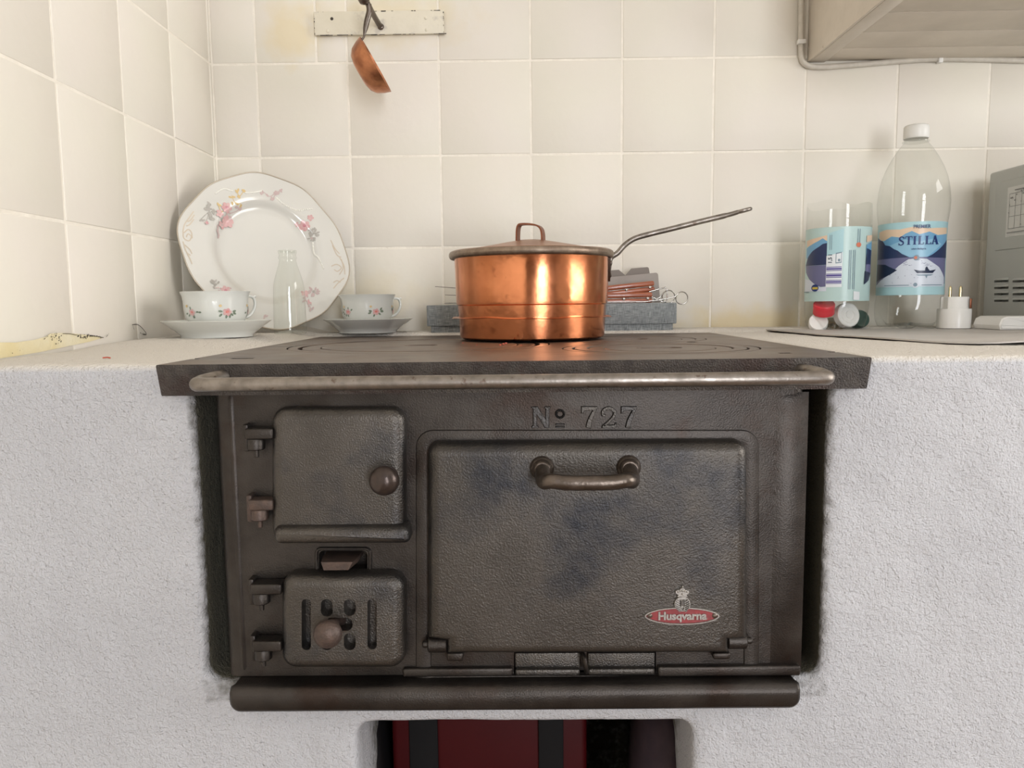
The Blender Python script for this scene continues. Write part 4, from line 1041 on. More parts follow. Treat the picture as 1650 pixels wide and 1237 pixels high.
def cup_and_saucer(px, Z, seed, hdl, lab_cup, lab_sau):
    c = at(px, 530, Z); z0 = ground(c.x, c.y, .044)
    wavy = lambda amp, k: (lambda t, i: 1 + amp * (1 if i > 4 else 0) * math.cos(k * t + .4))
    sp_ = [(.0001, .002), (.040, .002), (.041, 0), (.0445, 0), (.0450, .003), (.052, .0085), (.062, .0155), (.0688, .0205), (.0695, .0212), (.0690, .0216), (.060, .0165), (.050, .010), (.040, .0075), (.024, .007), (.023, .0062), (.0001, .006)]
    sa = put('saucer', lathe(sp_, 96, lambda t, i: 1 + (.012 * math.cos(6 * t + .4) if 5 < i < 11 else 0)), M['porcelain_cool'], None, 50, org=(0, 0, 0)); sa.location = (c.x, c.y, z0)
    tag(sa, lab_sau, 'saucer', 'porcelain saucers')
    cu = thing('teacup', lab_cup, 'teacup', (c.x, c.y, z0 + .0072), 'porcelain teacups')
    pr = [(.0001, .0015), (.020, .0015), (.021, 0), (.0225, 0), (.0230, .002), (.0275, .005), (.0345, .0105), (.0385, .0175), (.0400, .0250), (.0402, .0330), (.0412, .0390), (.0436, .0440), (.0440, .0446), (.0432, .0448), (.0400, .0395), (.0388, .033), (.0386, .025), (.037, .018), (.033, .0115), (.024, .006), (.0001, .005)]
    put('cup_body', lathe([(r, z * 1.15) for r, z in pr], 96, lambda t, i: 1 + (.010 * math.cos(8 * t) if 5 < i < 18 else 0)), M['porcelain_cool'], cu, 50, org=(0, 0, 0))
    pr = [(r, z * 1.15) for r, z in pr]; pr_ = pr
    a = math.radians(hdl); d = Vector((math.cos(a), math.sin(a), 0))
    hh = [(.0385, .0365), (.0455, .0400), (.0530, .0385), (.0555, .0310), (.0520, .0225), (.0450, .0165), (.0380, .0150)]
    pts = catmull([d * r + Vector((0, 0, z * 1.13)) for r, z in hh], 5); put('cup_handle', tube(pts, [.0019 + .0006 * abs(i / len(pts) - .5) for i in range(len(pts))], 10, (1.3, 1)), M['porcelain_cool'], cu, 60, org=(0, 0, 0))
    put('thumb_rest', tube(catmull([d * .0525 + Vector((0, 0, .0432)), d * .0555 + Vector((0, 0, .0455)), d * .0575 + Vector((0, 0, .0445))], 4), [.0016, .0016, .0016, .0016, .0015, .0014, .0013, .0012, .001][:9], 8), M['porcelain_cool'], cu, 60, org=(0, 0, 0))
    # painted sprigs on the side towards the room
    view = math.atan2(CAM.y - c.y, CAM.x - c.x); rn = random.Random(seed); it = []
    def rad_at(z):
        for i in range(4, 11):
            if pr[i][1] <= z <= pr[i + 1][1]: return pr[i][0] + (pr[i + 1][0] - pr[i][0]) * (z - pr[i][1]) / (pr[i + 1][1] - pr[i][1])
        return pr[11][0]
    def mp(u, v, hg):
        t = view + u / .0395; z = max(.005, min(.052, v)); r = rad_at(z) * (1 + .010 * math.cos(8 * t)) + .0003 + hg; return Vector((c.x + r * math.cos(t), c.y + r * math.sin(t), z0 + .0072 + z))
    for (u0, big) in ((.013, 1.1), (-.032, .9), (.054, .9)):
        it = []; v0 = .0250
        for k in range(7): aa = rn.uniform(0, 2 * PI); it.append((disc2(u0 + .0085 * math.cos(aa) * rn.uniform(.8, 1.5), v0 + .0055 * math.sin(aa), .0024 * big, .0013 * big, 8, aa), 1))
        for k in range(5): aa = 2 * PI * k / 5; it.append((disc2(u0 + .0024 * math.cos(aa), v0 + .0019 * math.sin(aa), .0030 * big, .0023 * big, 9, aa), 0))
        it.append((disc2(u0, v0 + .0003, .0022 * big, .0016 * big, 8), 2))
        it.append((disc2(u0 - .008, v0 + .008, .0019, .0017, 8), 3))
        decal('flower_print', it, mp, [M['pink'], M['green'], M['red_print'], M['gold']], cu, maxlen=.003, base=.0)
    return c
cup_and_saucer(350, 1.005, 5, 48, 'floral porcelain teacup beside the small glass bottle', 'white wavy-edged saucer on the left plaster under the cup')
cup_and_saucer(593, 1.204, 9, 32, 'floral porcelain teacup near the end of the fabric box', 'white wavy-edged saucer at the back edge of the hob plate')

# ---- small glass bottle
c = at(468, 530, 1.105); z0 = ground(c.x, c.y, .02); k = 1.105 / FPX / 3.585
gp = [(0.5, 1012), (60, 1016), (82, 1028), (88, 1030), (92, 1020), (92, 985), (90, 900), (88, 800), (86, 765), (80, 730), (70, 695), (58, 655), (50, 630), (46, 610), (46, 606), (51, 603), (52, 596), (48, 590), (47, 578), (51, 572), (52, 560), (50, 556), (42, 556), (40, 570)]
gb = put('glass_bottle', lathe([(r * k, (1031 - y) * k * 1.0) for r, y in gp], 48, None, (0, 0, 0), True, False), M['glass'], None, 60, org=(0, 0, 0)); gb.location = (c.x, c.y, z0)
tag(gb, 'small empty clear glass bottle in front of the leaning plate', 'bottle')

# ---- grey sheet under the things on the right
sh_l = [(.380, Yd(1.20)), (.392, Yd(1.05)), (.408, Yd(.93)), (.425, Yd(.86)), (.446, Yd(.80)), (.470, Yd(.775))]
xs = [0, .02, .05, .08, .11, .15, .2, .26, .33, .42, .55, .68]
loops_t = []; loops_b = []
rows = [Yd(.78), Yd(.80), Yd(.83), Yd(.88), Yd(.94), Yd(1.0), Yd(1.08), Yd(1.16), Yd(1.25)]
def left_x(y):
    for i in range(len(sh_l) - 1):
        (xa_, ya_), (xb_, yb2) = sh_l[i], sh_l[i + 1]
        if yb2 <= y <= ya_: return xa_ + (xb_ - xa_) * (y - ya_) / (yb2 - ya_)
    return sh_l[0][0] if y > sh_l[0][1] else sh_l[-1][0]
V = []; F = []
SHZ = TOP + .0030
for j, y in enumerate(rows):
    for i, dx in enumerate(xs):
        X = left_x(y) + dx
        lift = .0045 * math.exp(-((X - .56) / .045) ** 2) * math.exp(-((y - Yd(.78)) / .07) ** 2) + .0012 * math.exp(-dx / .03) * (1 + math.sin(y * 30)) * .5
        V.append(Vector((X, y, SHZ + lift)))
nr, nc = len(rows), len(xs); V += [p - Vector((0, 0, .0016)) for p in V]; o_ = nr * nc
for j in range(nr - 1):
    for i in range(nc - 1):
        a = j * nc + i; F += [(a, a + 1, a + nc + 1, a + nc), (o_ + a, o_ + a + nc, o_ + a + nc + 1, o_ + a + 1)]
for i in range(nc - 1): F += [(i, o_ + i, o_ + i + 1, i + 1), ((nr - 1) * nc + i, (nr - 1) * nc + i + 1, o_ + (nr - 1) * nc + i + 1, o_ + (nr - 1) * nc + i)]
for j in range(nr - 1): F += [(j * nc, (j + 1) * nc, o_ + (j + 1) * nc, o_ + j * nc), (j * nc + nc - 1, o_ + j * nc + nc - 1, o_ + (j + 1) * nc + nc - 1, (j + 1) * nc + nc - 1)]
tag(put('grey_sheet', (V, F), M['sheet'], None, 60, org=(.5, -.2, SHZ)), 'thin grey sheet with curled front edge under the plastic bottles', 'sheet')
V = []
for dz in (0, .0012): V += [Vector((x, y, TOP + .0015 + dz)) for x, y in ((.555, Yd(.765)), (.80, Yd(.76)), (.80, Yd(.95)), (.57, Yd(.95)))]
tag(put('newspaper', loft([V[:4], V[4:]]), M['paper'], None, 30, org=(.6, Yd(.8), TOP + .0015)), 'folded newspaper edge lying below the grey sheet', 'newspaper')

# ---- plastic water bottles
def label_items(kind):
    """drawing of the paper label: returns items in (U, V) with U = -1..1 across the visible width, V = 0..1 up"""
    it = []
    if kind == 'front': cx, x0, hw, y0, y1 = 947, 690, 257, 365, 935
    else: cx, x0, hw, y0, y1 = 355, 100, 257, 380, 950
    ang = lambda x: math.asin(max(-.999, min(.999, (x - cx) / hw)))
    T = lambda pts: poly2([(ang(x), (y1 - y) / (y1 - y0)) for x, y in pts])
    def txt(body, x, y, hgt, bold=0, sq=1.0, mi=8, rot=0):
        v, f = text2(body, 1.0, bold, sq); s = hgt / .72
        out = []
        for p in v:
            a, b = p.x * s, p.y * s
            if rot: a, b = -b, a
            out.append(Vector((ang(x + a), (y1 - (y - b)) / (y1 - y0))))
        it.append(((out, f), mi))
    D = lambda x, y, r: T([(x + r * math.cos(2 * PI * j / 16), y + r * math.sin(2 * PI * j / 16)) for j in range(16)])
    pal, pea, mou, nav, nv2, lak, whi, gre, tex, vio, pap, ora, yel, sky = range(14)
    if kind == 'front':
        it.append((T([(705, 425), (760, 412), (860, 420), (950, 405), (1060, 420), (1195, 410), (1195, 480), (705, 500)]), pea))
        it.append((T([(700, 470), (740, 505), (800, 470), (860, 482), (900, 455), (945, 437), (1000, 465), (1070, 445), (1130, 472), (1195, 458), (1195, 650), (700, 650)]), mou))
        it.append((T([(780, 545), (900, 500), (1000, 520), (1100, 500), (1160, 540), (1060, 640), (940, 640)]), sky))
        it.append((T([(697, 640), (1195, 640), (1195, 850), (697, 850)]), lak))
        it.append((T([(697, 860), (730, 815), (800, 770), (860, 705), (930, 655), (985, 650), (1060, 655), (1110, 690), (1150, 720), (1190, 800), (1190, 860)]), whi))
        it.append((T([(697, 465), (712, 490), (735, 500), (755, 535), (790, 545), (820, 570), (850, 585), (880, 612), (935, 640), (697, 648)]), nav))
        it.append((T([(1197, 505), (1170, 550), (1135, 590), (1100, 620), (1058, 645), (1197, 648)]), nav))
        it.append((T([(697, 682), (760, 690), (850, 738), (800, 772), (697, 830)]), nv2))
        it.append((T([(760, 855), (940, 855), (940, 861), (760, 861)]), gre)); it.append((T([(1030, 855), (1175, 855), (1175, 861), (1030, 861)]), gre))
        it.append((T([(697, 862), (1190, 862), (1190, 870), (697, 870)]), whi))
        it.append((D(985, 645, 22), gre)); it.append((D(980, 645, 12), ora)); it.append((D(985, 855, 25), whi)); it.append((D(985, 855, 15), gre))
        it.append((T([(970, 737), (1010, 746), (1090, 746), (1127, 738), (1105, 766), (995, 766)]), nv2)); it.append((T([(1050, 746), (1052, 725), (1062, 712), (1070, 728), (1082, 746)]), nv2))
        it.append((T([(985, 776), (1110, 776), (1090, 786), (1005, 786)]), gre)); it.append((T([(1052, 786), (1068, 786), (1062, 808)]), gre))
        # lettering with serifs
        hgt = 66; yb = 543
        def bar(x0_, y0_, x1_, y1_, w_): 
            d = Vector((x1_ - x0_, y1_ - y0_)).normalized(); s = Vector((-d.y, d.x)) * w_ / 2
            it.append((T([(x0_ + s.x, y0_ + s.y), (x1_ + s.x, y1_ + s.y), (x1_ - s.x, y1_ - s.y), (x0_ - s.x, y0_ - s.y)]), tex))
        sp_ = stroke_poly([(890, 492), (880, 480), (866, 482), (861, 497), (872, 510), (886, 520), (886, 535), (870, 543), (856, 532)], [5, 13, 5]); it.append((T(sp_), tex)); bar(891, 478, 891, 497, 4); bar(856, 526, 856, 545, 4)
        bar(902, 480, 950, 480, 6); bar(926, 480, 926, yb, 13); bar(914, yb - 2, 938, yb - 2, 4); bar(902, 480, 902, 496, 4); bar(950, 480, 950, 496, 4)
        bar(968, 478, 968, yb, 13); bar(957, 480, 980, 480, 4); bar(957, yb - 2, 980, yb - 2, 4)
        for ox in (0, 50): bar(1003 + ox, 478, 1003 + ox, yb, 13); bar(992 + ox, 480, 1015 + ox, 480, 4); bar(992 + ox, yb - 2, 1030 + ox, yb - 2, 5); bar(1030 + ox, yb - 16, 1030 + ox, yb, 4)
        bar(1109, 476, 1092, yb, 6); bar(1107, 476, 1126, yb, 13); bar(1098, 522, 1119, 522, 5); bar(1083, yb - 2, 1101, yb - 2, 4); bar(1116, yb - 2, 1136, yb - 2, 4)
        txt('PREMIER', 1015, 418, 28, .004, .82); txt('utan kolsyra', 998, 582, 15, .015, 1.0)
    else:
        it.append((T([(112, 470), (190, 455), (275, 440), (275, 480), (112, 520)]), pea)); it.append((T([(112, 530), (160, 500), (205, 480), (238, 462), (275, 490), (275, 600), (112, 610)]), mou))
        it.append((T([(108, 660), (125, 600), (160, 555), (210, 525), (240, 505), (275, 500), (275, 668), (108, 668)]), nav))
        it.append((T([(108, 668), (275, 670), (275, 835), (230, 838), (180, 812), (140, 775), (112, 720)]), lak)); it.append((T([(104, 770), (145, 780), (190, 822), (230, 840), (275, 838), (275, 872), (104, 872)]), whi))
        it.append((T([(272, 430), (395, 395), (395, 600), (272, 600)]), pal)); it.append((T([(270, 600), (392, 575), (392, 842), (270, 842)]), pap))
        y = 684
        for k, hh in enumerate((6, 14, 5, 10, 4, 16, 6, 9, 5, 12, 5, 18)):
            if k % 2 == 0 or k in (1, 5, 9): it.append((T([(272, y), (388, y), (388, y + hh), (272, y + hh)]), vio))
            y += hh + 4
        txt('1,5 l', 312, 625, 30, .02, 1.0, nv2, 1); it.append((T([(340, 580), (385, 572), (385, 655), (340, 660)]), gre)); it.append((T([(345, 588), (381, 580), (381, 648), (345, 652)]), pap)); it.append((D(366, 635, 10), gre))
        for k, x in enumerate((292, 305, 440, 452, 470, 482, 498, 512)):
            ya_, yb2 = (440, 555) if x < 330 else ((560, 860) if x < 490 else (400, 470 + 10 * k))
            it.append((T([(x, ya_), (x + 4, ya_), (x + 4, yb2), (x, yb2)]), gre))
        it.append((D(507, 520, 18), ora)); it.append((D(190, 845, 28), tex)); it.append((T([(170, 838), (212, 838), (212, 856), (170, 856)]), yel))
        it.append((T([(480, 875), (525, 880), (525, 945), (480, 940)]), pap))
        it.append((T([(565, 450), (606, 440), (606, 480), (565, 500)]), pea)); it.append((T([(565, 520), (604, 490), (604, 600), (565, 600)]), mou)); it.append((T([(568, 545), (602, 560), (602, 668), (565, 668)]), nav)); it.append((T([(565, 668), (602, 668), (602, 740), (565, 740)]), lak)); it.append((T([(560, 720), (602, 735), (590, 790), (555, 825)]), nv2))
        it.append((T([(104, 874), (145, 874), (145, 880), (104, 880)]), gre))
    return it
LMAT = [M[k] for k in ('l_pale', 'l_peach', 'l_mount', 'l_navy', 'l_navy2', 'l_lake', 'l_white', 'l_grey', 'l_text', 'l_violet', 'l_paper', 'l_orange', 'l_yellow', 'l_sky')]
def pet_bottle(px, Z, prof, lab, ky, label, cat_label, cutrim=None, tex='front'):
    c = at(px, 532, Z); z0 = SHZ + .0004
    k = Z / FPX
    root = thing('water_bottle', label, 'bottle', (c.x, c.y, z0))
    n = 80; loops = []
    for i, (r, y) in enumerate(prof):
        z = (ky - y) * k; lo = []
        for j in range(n):
            a = 2 * PI * j / n; pet = max(0, 1 - z / .030)
            rr = r * k * (1 - .16 * pet * (0.5 + 0.5 * math.cos(5 * a + 1.2)) ** 2)
            zz = z + (.006 * pet * (0.5 + 0.5 * math.cos(5 * a + 1.2)) ** 2 if z < .012 else 0)
            if cutrim and i == len(prof) - 1: zz += .0035 * math.sin(2 * a + 1) + .002 * math.sin(5 * a)
            lo.append(Vector((rr * math.cos(a), rr * math.sin(a), zz)))
        loops.append(lo)
    put('bottle_body', loft(loops, True, False), M['pet'], root, 60, org=(0, 0, 0))
    y_top, y_bot = lab; zl0, zl1 = (ky - y_bot) * k, (ky - y_top) * k
    def rad_z(z):
        y = ky - z / k
        for i in range(len(prof) - 1):
            if prof[i][1] >= y >= prof[i + 1][1] and prof[i][1] != prof[i + 1][1]:
                return (prof[i][0] + (prof[i + 1][0] - prof[i][0]) * (prof[i][1] - y) / (prof[i][1] - prof[i + 1][1])) * k
        return prof[-1][0] * k
    n = 96
    lb_ = put('paper_label', loft([[(((rad_z(z) + .0005) * math.cos(2 * PI * j / n)), ((rad_z(z) + .0005) * math.sin(2 * PI * j / n)), z) for j in range(n)] for z in [zl0 + (zl1 - zl0) * q / 8 for q in range(9)]], False, False),
              M['l_pale'] if tex == 'front' else M['l_mint'], root, 60, org=(0, 0, 0))
    view = math.atan2(CAM.y - c.y, CAM.x - c.x)
    def mp(U, V, hg):
        a = view + U; z = zl0 + (zl1 - zl0) * V; r = rad_z(z) + .0005 + hg; return Vector((c.x + r * math.cos(a), c.y + r * math.sin(a), z0 + z))
    decal('label_print', label_items(tex), mp, LMAT, lb_, maxlen=.07, step=.00003, base=.0002)
    return root, c, z0, k
full = [(6, 529), (26, 531), (38, 532), (45, 529), (49, 520), (50.5, 505), (50, 492), (48.5, 486), (48.5, 481), (48.2, 440), (48.2, 400), (48.5, 371), (49.5, 366), (51.5, 350), (52, 335), (50.5, 318), (47, 300), (41, 283), (33, 267), (25, 254), (19, 246), (16.5, 243), (16.2, 238), (16.2, 222)]
rt, c, z0, k = pet_bottle(1463, 1.19, full, (369, 480), 532, 'tall capped clear plastic water bottle with blue lake label', 'bottle')
v = lathe([(17.6, 0), (18, 1), (18, 18), (17, 20), (15.5, 20.8), (.1, 20.8)], 60, lambda t, i: 1 + (.015 * math.cos(60 * t) if i in (1, 2) else 0))
put('bottle_cap', ([Vector((p.x * k, p.y * k, p.z * k + (532 - 238) * k)) for p in v[0]], v[1]), M['cap_white'], rt, 40, org=(0, 0, 0))
put('neck_ring', lathe([(16 * k, 0), (19.5 * k, 0), (19.5 * k, 1.6 * k), (16 * k, 2.4 * k)], 48, None, (0, 0, (532 - 243) * k)), M['pet'], rt, 40, org=(0, 0, 0))
cutp = [(6, 528), (26, 530), (36, 531), (43, 528), (46, 519), (47.5, 506), (48, 494), (47.5, 487), (47.5, 480), (47.5, 430), (47.8, 380), (48.2, 368), (48, 352), (47.5, 336)]
rt2, c2, z2, k2 = pet_bottle(1346, 1.185, cutp, (374, 487), 531, 'cut-off clear plastic bottle holding loose bottle caps', 'bottle', True, 'back')
# the caps lying in it
def cap(px, py, Z, r, hgt, rot, m, label, rings=False):
    p = at(px, py, Z)
    pr = [(.0001, 0), (r, 0), (r, hgt * .9), (r * .94, hgt), (r * .88, hgt)] + ([(r * .86, hgt * .94), (r * .7, hgt * .94), (r * .68, hgt * 1.0), (r * .5, hgt * 1.0), (r * .48, hgt * .93), (r * .3, hgt * .93), (r * .28, hgt)] if rings else []) + [(.0001, hgt)]
    o = put('bottle_cap', lathe(pr, 40, lambda t, i: 1 + (.012 * math.cos(40 * t) if i in (1, 2) else 0)), m, None, 40, org=(0, 0, 0)); o.location = p; o.rotation_euler = rot
    return tag(o, label, 'bottle cap', 'bottle caps in the cut bottle')
zc0 = z2 + .004
cap(1327, 504, 1.172, .0152, .016, (math.radians(25), math.radians(-8), 0), M['cap_red'], 'red bottle cap lying on others inside the cut bottle')
cap(1318, 523, 1.178, .0135, .013, (math.radians(60), math.radians(-35), 0), M['cap_bright'], 'white bottle cap lying below the red cap')
cap(1360, 509, 1.178, .0185, .012, (math.radians(78), math.radians(10), math.radians(12)), M['cap_bright'], 'large ringed white cap facing out of the cut bottle', True)
cap(1380, 517, 1.196, .0135, .014, (math.radians(70), math.radians(20), 0), M['cap_green'], 'dark green bottle cap behind the large white cap')
cap(1345, 527, 1.20, .0135, .012, (math.radians(15), 0, 0), M['cap_brown'], 'dark brown bottle cap at the bottom of the cut bottle')

# ---- plug adapter
c = at(1536, 531, 1.152); k = 1.152 / FPX; z0 = SHZ + .0004
adp = thing('plug_adapter', 'white round plug adapter standing with its two pins up', 'plug adapter', (c.x, c.y, z0))
put('adapter_body', lathe([(.0001, 0), (23.5, 0), (24.4, .8), (24.4, 30), (23.8, 31), (20.5, 31), (20.2, 31.5), (20.2, 49), (19.6, 50), (.0001, 50)], 64, lambda t, i: 1 + (-.16 * (max(0, math.cos(2 * (t - .35))) > .93) if i in (6, 7, 8) else 0))[0:2] and
    ([Vector((p.x * k, p.y * k, p.z * k)) for p in lathe([(.0001, 0), (23.5, 0), (24.4, .8), (24.4, 30), (23.8, 31), (20.5, 31), (20.2, 31.5), (20.2, 49), (19.6, 50), (.0001, 50)], 64, lambda t, i: 1 + (-.16 if i in (6, 7, 8) and abs(math.cos(t - .2)) > .94 else 0))[0]],
     lathe([(.0001, 0)] * 10, 64)[1]), M['white_plastic'], adp, 35, org=(0, 0, 0))
for sx in (-8, 8.5):
    put('pin', lathe([(2.4 * k, 0), (2.4 * k, 14 * k), (1.6 * k, 16.5 * k), (.4 * k, 17.5 * k)], 14, None, (sx * k, 0, 50 * k)), M['brass'], adp, 50, org=(0, 0, 0))
put('earth_clip', box(13 * k, 16 * k, -20.4 * k, -18 * k, 32 * k, 47 * k, .0003), M['copper_strap'], adp, 35, org=(0, 0, 0))

# ---- white plastic lid in front of the microwave
a_, b_ = at(1602, 530, 1.085), at(1602, 514, 1.085); k = 1.085 / FPX
zz0 = SHZ + .0004; hgt = 21 * k
q = [(a_.x + .002, zz0), (a_.x + .078, zz0), (a_.x + .078, zz0 + hgt), (a_.x + .010, zz0 + hgt), (a_.x + .003, zz0 + hgt * .82), (a_.x, zz0 + hgt * .35)]
q = round_poly([Vector(p) for p in q], .0012, 3)
tag(put('plastic_tray', loft([[(p.x, y, p.y) for p in inset(q, d)] for y, d in ((a_.y - .012, .002), (a_.y - .010, 0), (a_.y + .05, 0), (a_.y + .052, .002))]), M['white_plastic'], None, 35, org=(a_.x, a_.y, zz0)), 'white plastic tray with a sloping end in front of the microwave', 'tray')

# ---- microwave
XM = at(1588, 400, 1.245).x; ym0, ym1 = Yd(.90), Yd(1.245)
mz0, mz1 = at(1578, 518, 1.245).z, at(1588, 279, 1.245).z
mw = thing('microwave_oven', 'grey metal microwave oven with louvres and wiring sticker', 'microwave', (XM + .2, (ym0 + ym1) / 2, SHZ))
shell = put('casing', box(XM, XM + .44, ym0, ym1, mz0, mz1, .004, 3), M['microwave'], mw)
def yz(px, py): p = atx(px, py, XM); return p.y, p.z
sl_c = []; hoods = []
for yy in (453, 463.5, 473.5, 484):
    for xa_, xb2 in ((1602, 1625), (1631.5, 1656)):
        (ya_, za_), (yb2, _) = yz(xa_, yy), yz(xb2, yy); lo, hi = min(ya_, yb2), max(ya_, yb2)
        sl_c.append(box(XM - .01, XM + .012, lo, hi, za_ - .0022, za_ + .0014)); hoods.append((lo, hi, za_ + .0012))
cut(shell, sl_c)
for p in shell.data.polygons: p.use_smooth = True
shell.data.set_sharp_from_angle(angle=math.radians(35))
for lo, hi, zz in hoods:
    L_ = [[(XM + .0005, y, zz + .004), (XM - .0022 * s_, y, zz + .0012), (XM - .0026 * s_, y, zz), (XM + .0005, y, zz)] for y, s_ in ((lo, .2), (lo + .003, 1), (hi - .003, 1), (hi, .2))]
    put('louvre', loft(L_), M['microwave'], mw, 30)
(ya_, za_), (yb2, zb2) = yz(1600, 405), yz(1660, 268)
rp = round_poly([Vector(p) for p in ((ya_, za_), (ya_ - .22, za_), (ya_ - .22, mz1 - .018), (ya_, mz1 - .018))], .008, 5)
put('pressed_panel', loft([[(XM - dx, p.x, p.y) for p in inset(rp, d)] for d, dx in ((0, -.0004), (.0012, .0014), (.003, .0016))], False, True), M['microwave'], mw, 40)
XS = XM - .0019
def syz(px, py): p = atx(px, py, XS); return p.y, p.z
y_l = syz(1622, 340)[0]; z_t, z_b = syz(1622, 303)[1], syz(1622, 382)[1]
stk = put('wiring_sticker', box(XS, XS + .0004, y_l - .11, y_l, z_b, z_t), M['sticker'], mw)
it = []; rn = random.Random(2); Hs = z_t - z_b
def seg(a0, b0, a1, b1, w_=.0006): it.append((ribbon([Vector((a0, b0)), Vector((a1, b1))], w_), 0))
for a0 in (.006, .020, .034, .05, .066, .085): seg(a0, .012, a0, Hs - .010)
for b0 in (.012, .03, .045, Hs - .010): seg(.006, b0, .10, b0)
for q in range(34): a0, b0 = rn.uniform(.003, .1), rn.uniform(.008, Hs - .006); seg(a0, b0, a0 + rn.uniform(.001, .004), b0, .0016)
seg(.02, Hs - .006, .07, Hs - .006, .0016); seg(.006, .006, .06, .006, .0012)
decal('wiring_print', it, lambda u, v, hg: Vector((XS - .00012 - hg, y_l - u, z_b + v)), [M['ink']], stk)
for (fx, fy) in ((XM + .03, ym1 - .03), (XM + .03, ym0 + .03), (XM + .41, ym1 - .03), (XM + .41, ym0 + .03)):
    put('foot', lathe([(.012, SHZ), (.013, SHZ + .001), (.013, mz0 + .002)], 20, None, (fx, fy, 0)), M['black_plastic'], mw)

# ================================================================== on the walls
# ---- hook board
hb_ = thing('hook_board', 'cream painted wall board with chipped edges and a hook', 'hook board', ((BX0 + BX1) / 2, -.001, BZ0))
bo = put('board', box(BX0, BX1, -.0075, -.0009, BZ0, BZ1, .0012), M['board_paint'], hb_)
rn = random.Random(11)
for (a0, b0, a1, b1, nn_) in ((BX0 + .001, BZ0 - .0006, BX1, BZ0 - .0006, 26), (BX0 + .004, BZ1 - .001, BX0 + .018, BZ1 - .001, 3), (BX0 + .085, BZ1 - .001, BX1, BZ1 - .001, 10), (BX0 + .0006, BZ0, BX0 + .0006, BZ1, 8), (BX1 - .0006, BZ0, BX1 - .0006, BZ1, 8)):
    it = []
    for q in range(nn_):
        t0 = rn.uniform(0, .96); t1 = t0 + rn.uniform(.01, .06)
        it.append((ribbon([Vector((a0 + (a1 - a0) * t0, b0 + (b1 - b0) * t0)), Vector((a0 + (a1 - a0) * t1, b0 + (b1 - b0) * t1))], rn.uniform(.0006, .0016)), 0))
    ce_ = decal('chipped_edge', it, lambda u, v, hg: Vector((u, -.0077 - hg, v)), [M['crack']], bo); ce_['kind'] = 'stuff'
for px, py in ((534.5, 30), (528, 50), (687, 48), (686, 29)):
    p = at(px, py, DW - .008); v = lathe([(.0026, 0), (.0024, .0008), (.0012, .0014)], 12)
    put('screw', xform(v, Matrix.Translation((p.x, -.0072, p.z)) @ Matrix.Rotation(PI / 2, 4, 'X')), M['crack'] if py == 30 else M['board_paint'], hb_, 60)
hk = [at(613, 43, 1.276), at(610, 38, 1.268), at(604, 28, 1.245), at(597, 15, 1.215), at(592, 5, 1.196), at(588, -4, 1.186), at(585, -12, 1.188)]
put('hook', tube(catmull(hk, 5),   .0042, 12, (1.0, 1.0)), M['dark_steel'], hb_, 60)
p = at(586, -1, 1.18); put('hook_knob', lathe([(.0003, -.0075), (.0055, -.006), (.0085, -.001), (.0080, .004), (.004, .007), (.0003, .0078)], 20, None, tuple(p)), M['dark_steel'], hb_, 60)
p = at(613.5, 43, 1.275); put('hook_plate', xform(lathe([(.0052, 0), (.005, .0018), (.003, .003)], 16), Matrix.Translation((p.x, -.0072, p.z)) @ Matrix.Rotation(PI / 2, 4, 'X')), M['dark_steel'], hb_, 60)

# ---- ladle
ZLd = 1.193
ce = at(605.5, 104, ZLd)
ld = thing('ladle', 'small copper ladle hanging from the hook by its iron handle', 'ladle', tuple(ce))
axis = Vector((.872, -.02, .47)).normalized()
Q = axis.to_track_quat('Z', 'Y').to_matrix().to_4x4()
rr_ = .0432
pr = [(.0003, -.0285), (.018, -.0280), (.028, -.0255), (.0355, -.0190), (.0405, -.0090), (rr_, -.0005), (rr_ + .0003, .0002), (rr_ - .0008, .0003), (.0392, -.0090), (.034, -.0182), (.027, -.0243), (.018, -.0267), (.0003, -.0272)]
put('bowl', xform(lathe(pr, 56), Matrix.Translation(ce) @ Q), M['copper_dull'], ld, 50)
hd = [at(573, 82, ZLd), at(577.5, 70, ZLd), at(585.5, 61, ZLd), at(588, 50, ZLd), at(591.5, 33, ZLd), at(595, 18, ZLd - .002), at(594, 7, ZLd - .003)]
pth = catmull(hd, 5); nq = len(pth)
put('handle', tube(pth, [.0019 + .0034 * smooth01(.35, .62, i / nq) for i in range(nq)], 12, (1.0, .8)), M['dark_steel'], ld, 60)
put('handle_ridge', tube([at(588, 56, ZLd - .003), at(592, 38, ZLd - .0036), at(597.5, 20, ZLd - .004)], [.0007, .0013, .0008], 8), M['steel'], ld, 60)

# ---- wall cupboard
cx0 = at(1300, 100, DW).x; cz = at(1300, 101, DW).z
cb = thing('wall_cupboard', 'pale painted wooden wall cupboard with a planked underside', 'cupboard', (cx0 + .4, -.001, cz))
yq = Yd(.945)
put('side_panel', box(cx0, cx0 + .004, yq, -.001, cz, cz + .75, .001), M['cabinet'], cb)
put('bottom_rail', box(cx0 + .004, cx0 + .028, yq, -.001, cz - .0004, cz + .02, .0008), M['cabinet'], cb)
ys = [-.001] + [Yd(v) for v in (1.218, 1.148, 1.073, 1.0)] + [yq]
for i in range(5):
    put('plank', box(cx0 + .0290, 1.5, ys[i + 1] + .0010, ys[i] - .0010, cz + .0012 + random.uniform(-.0003, .0003), cz + .018, .0009), M['cabinet'], cb)
put('front_panel', box(cx0 + .004, 1.5, yq, yq + .016, cz + .0205, cz + .75, .001), M['cabinet'], cb)
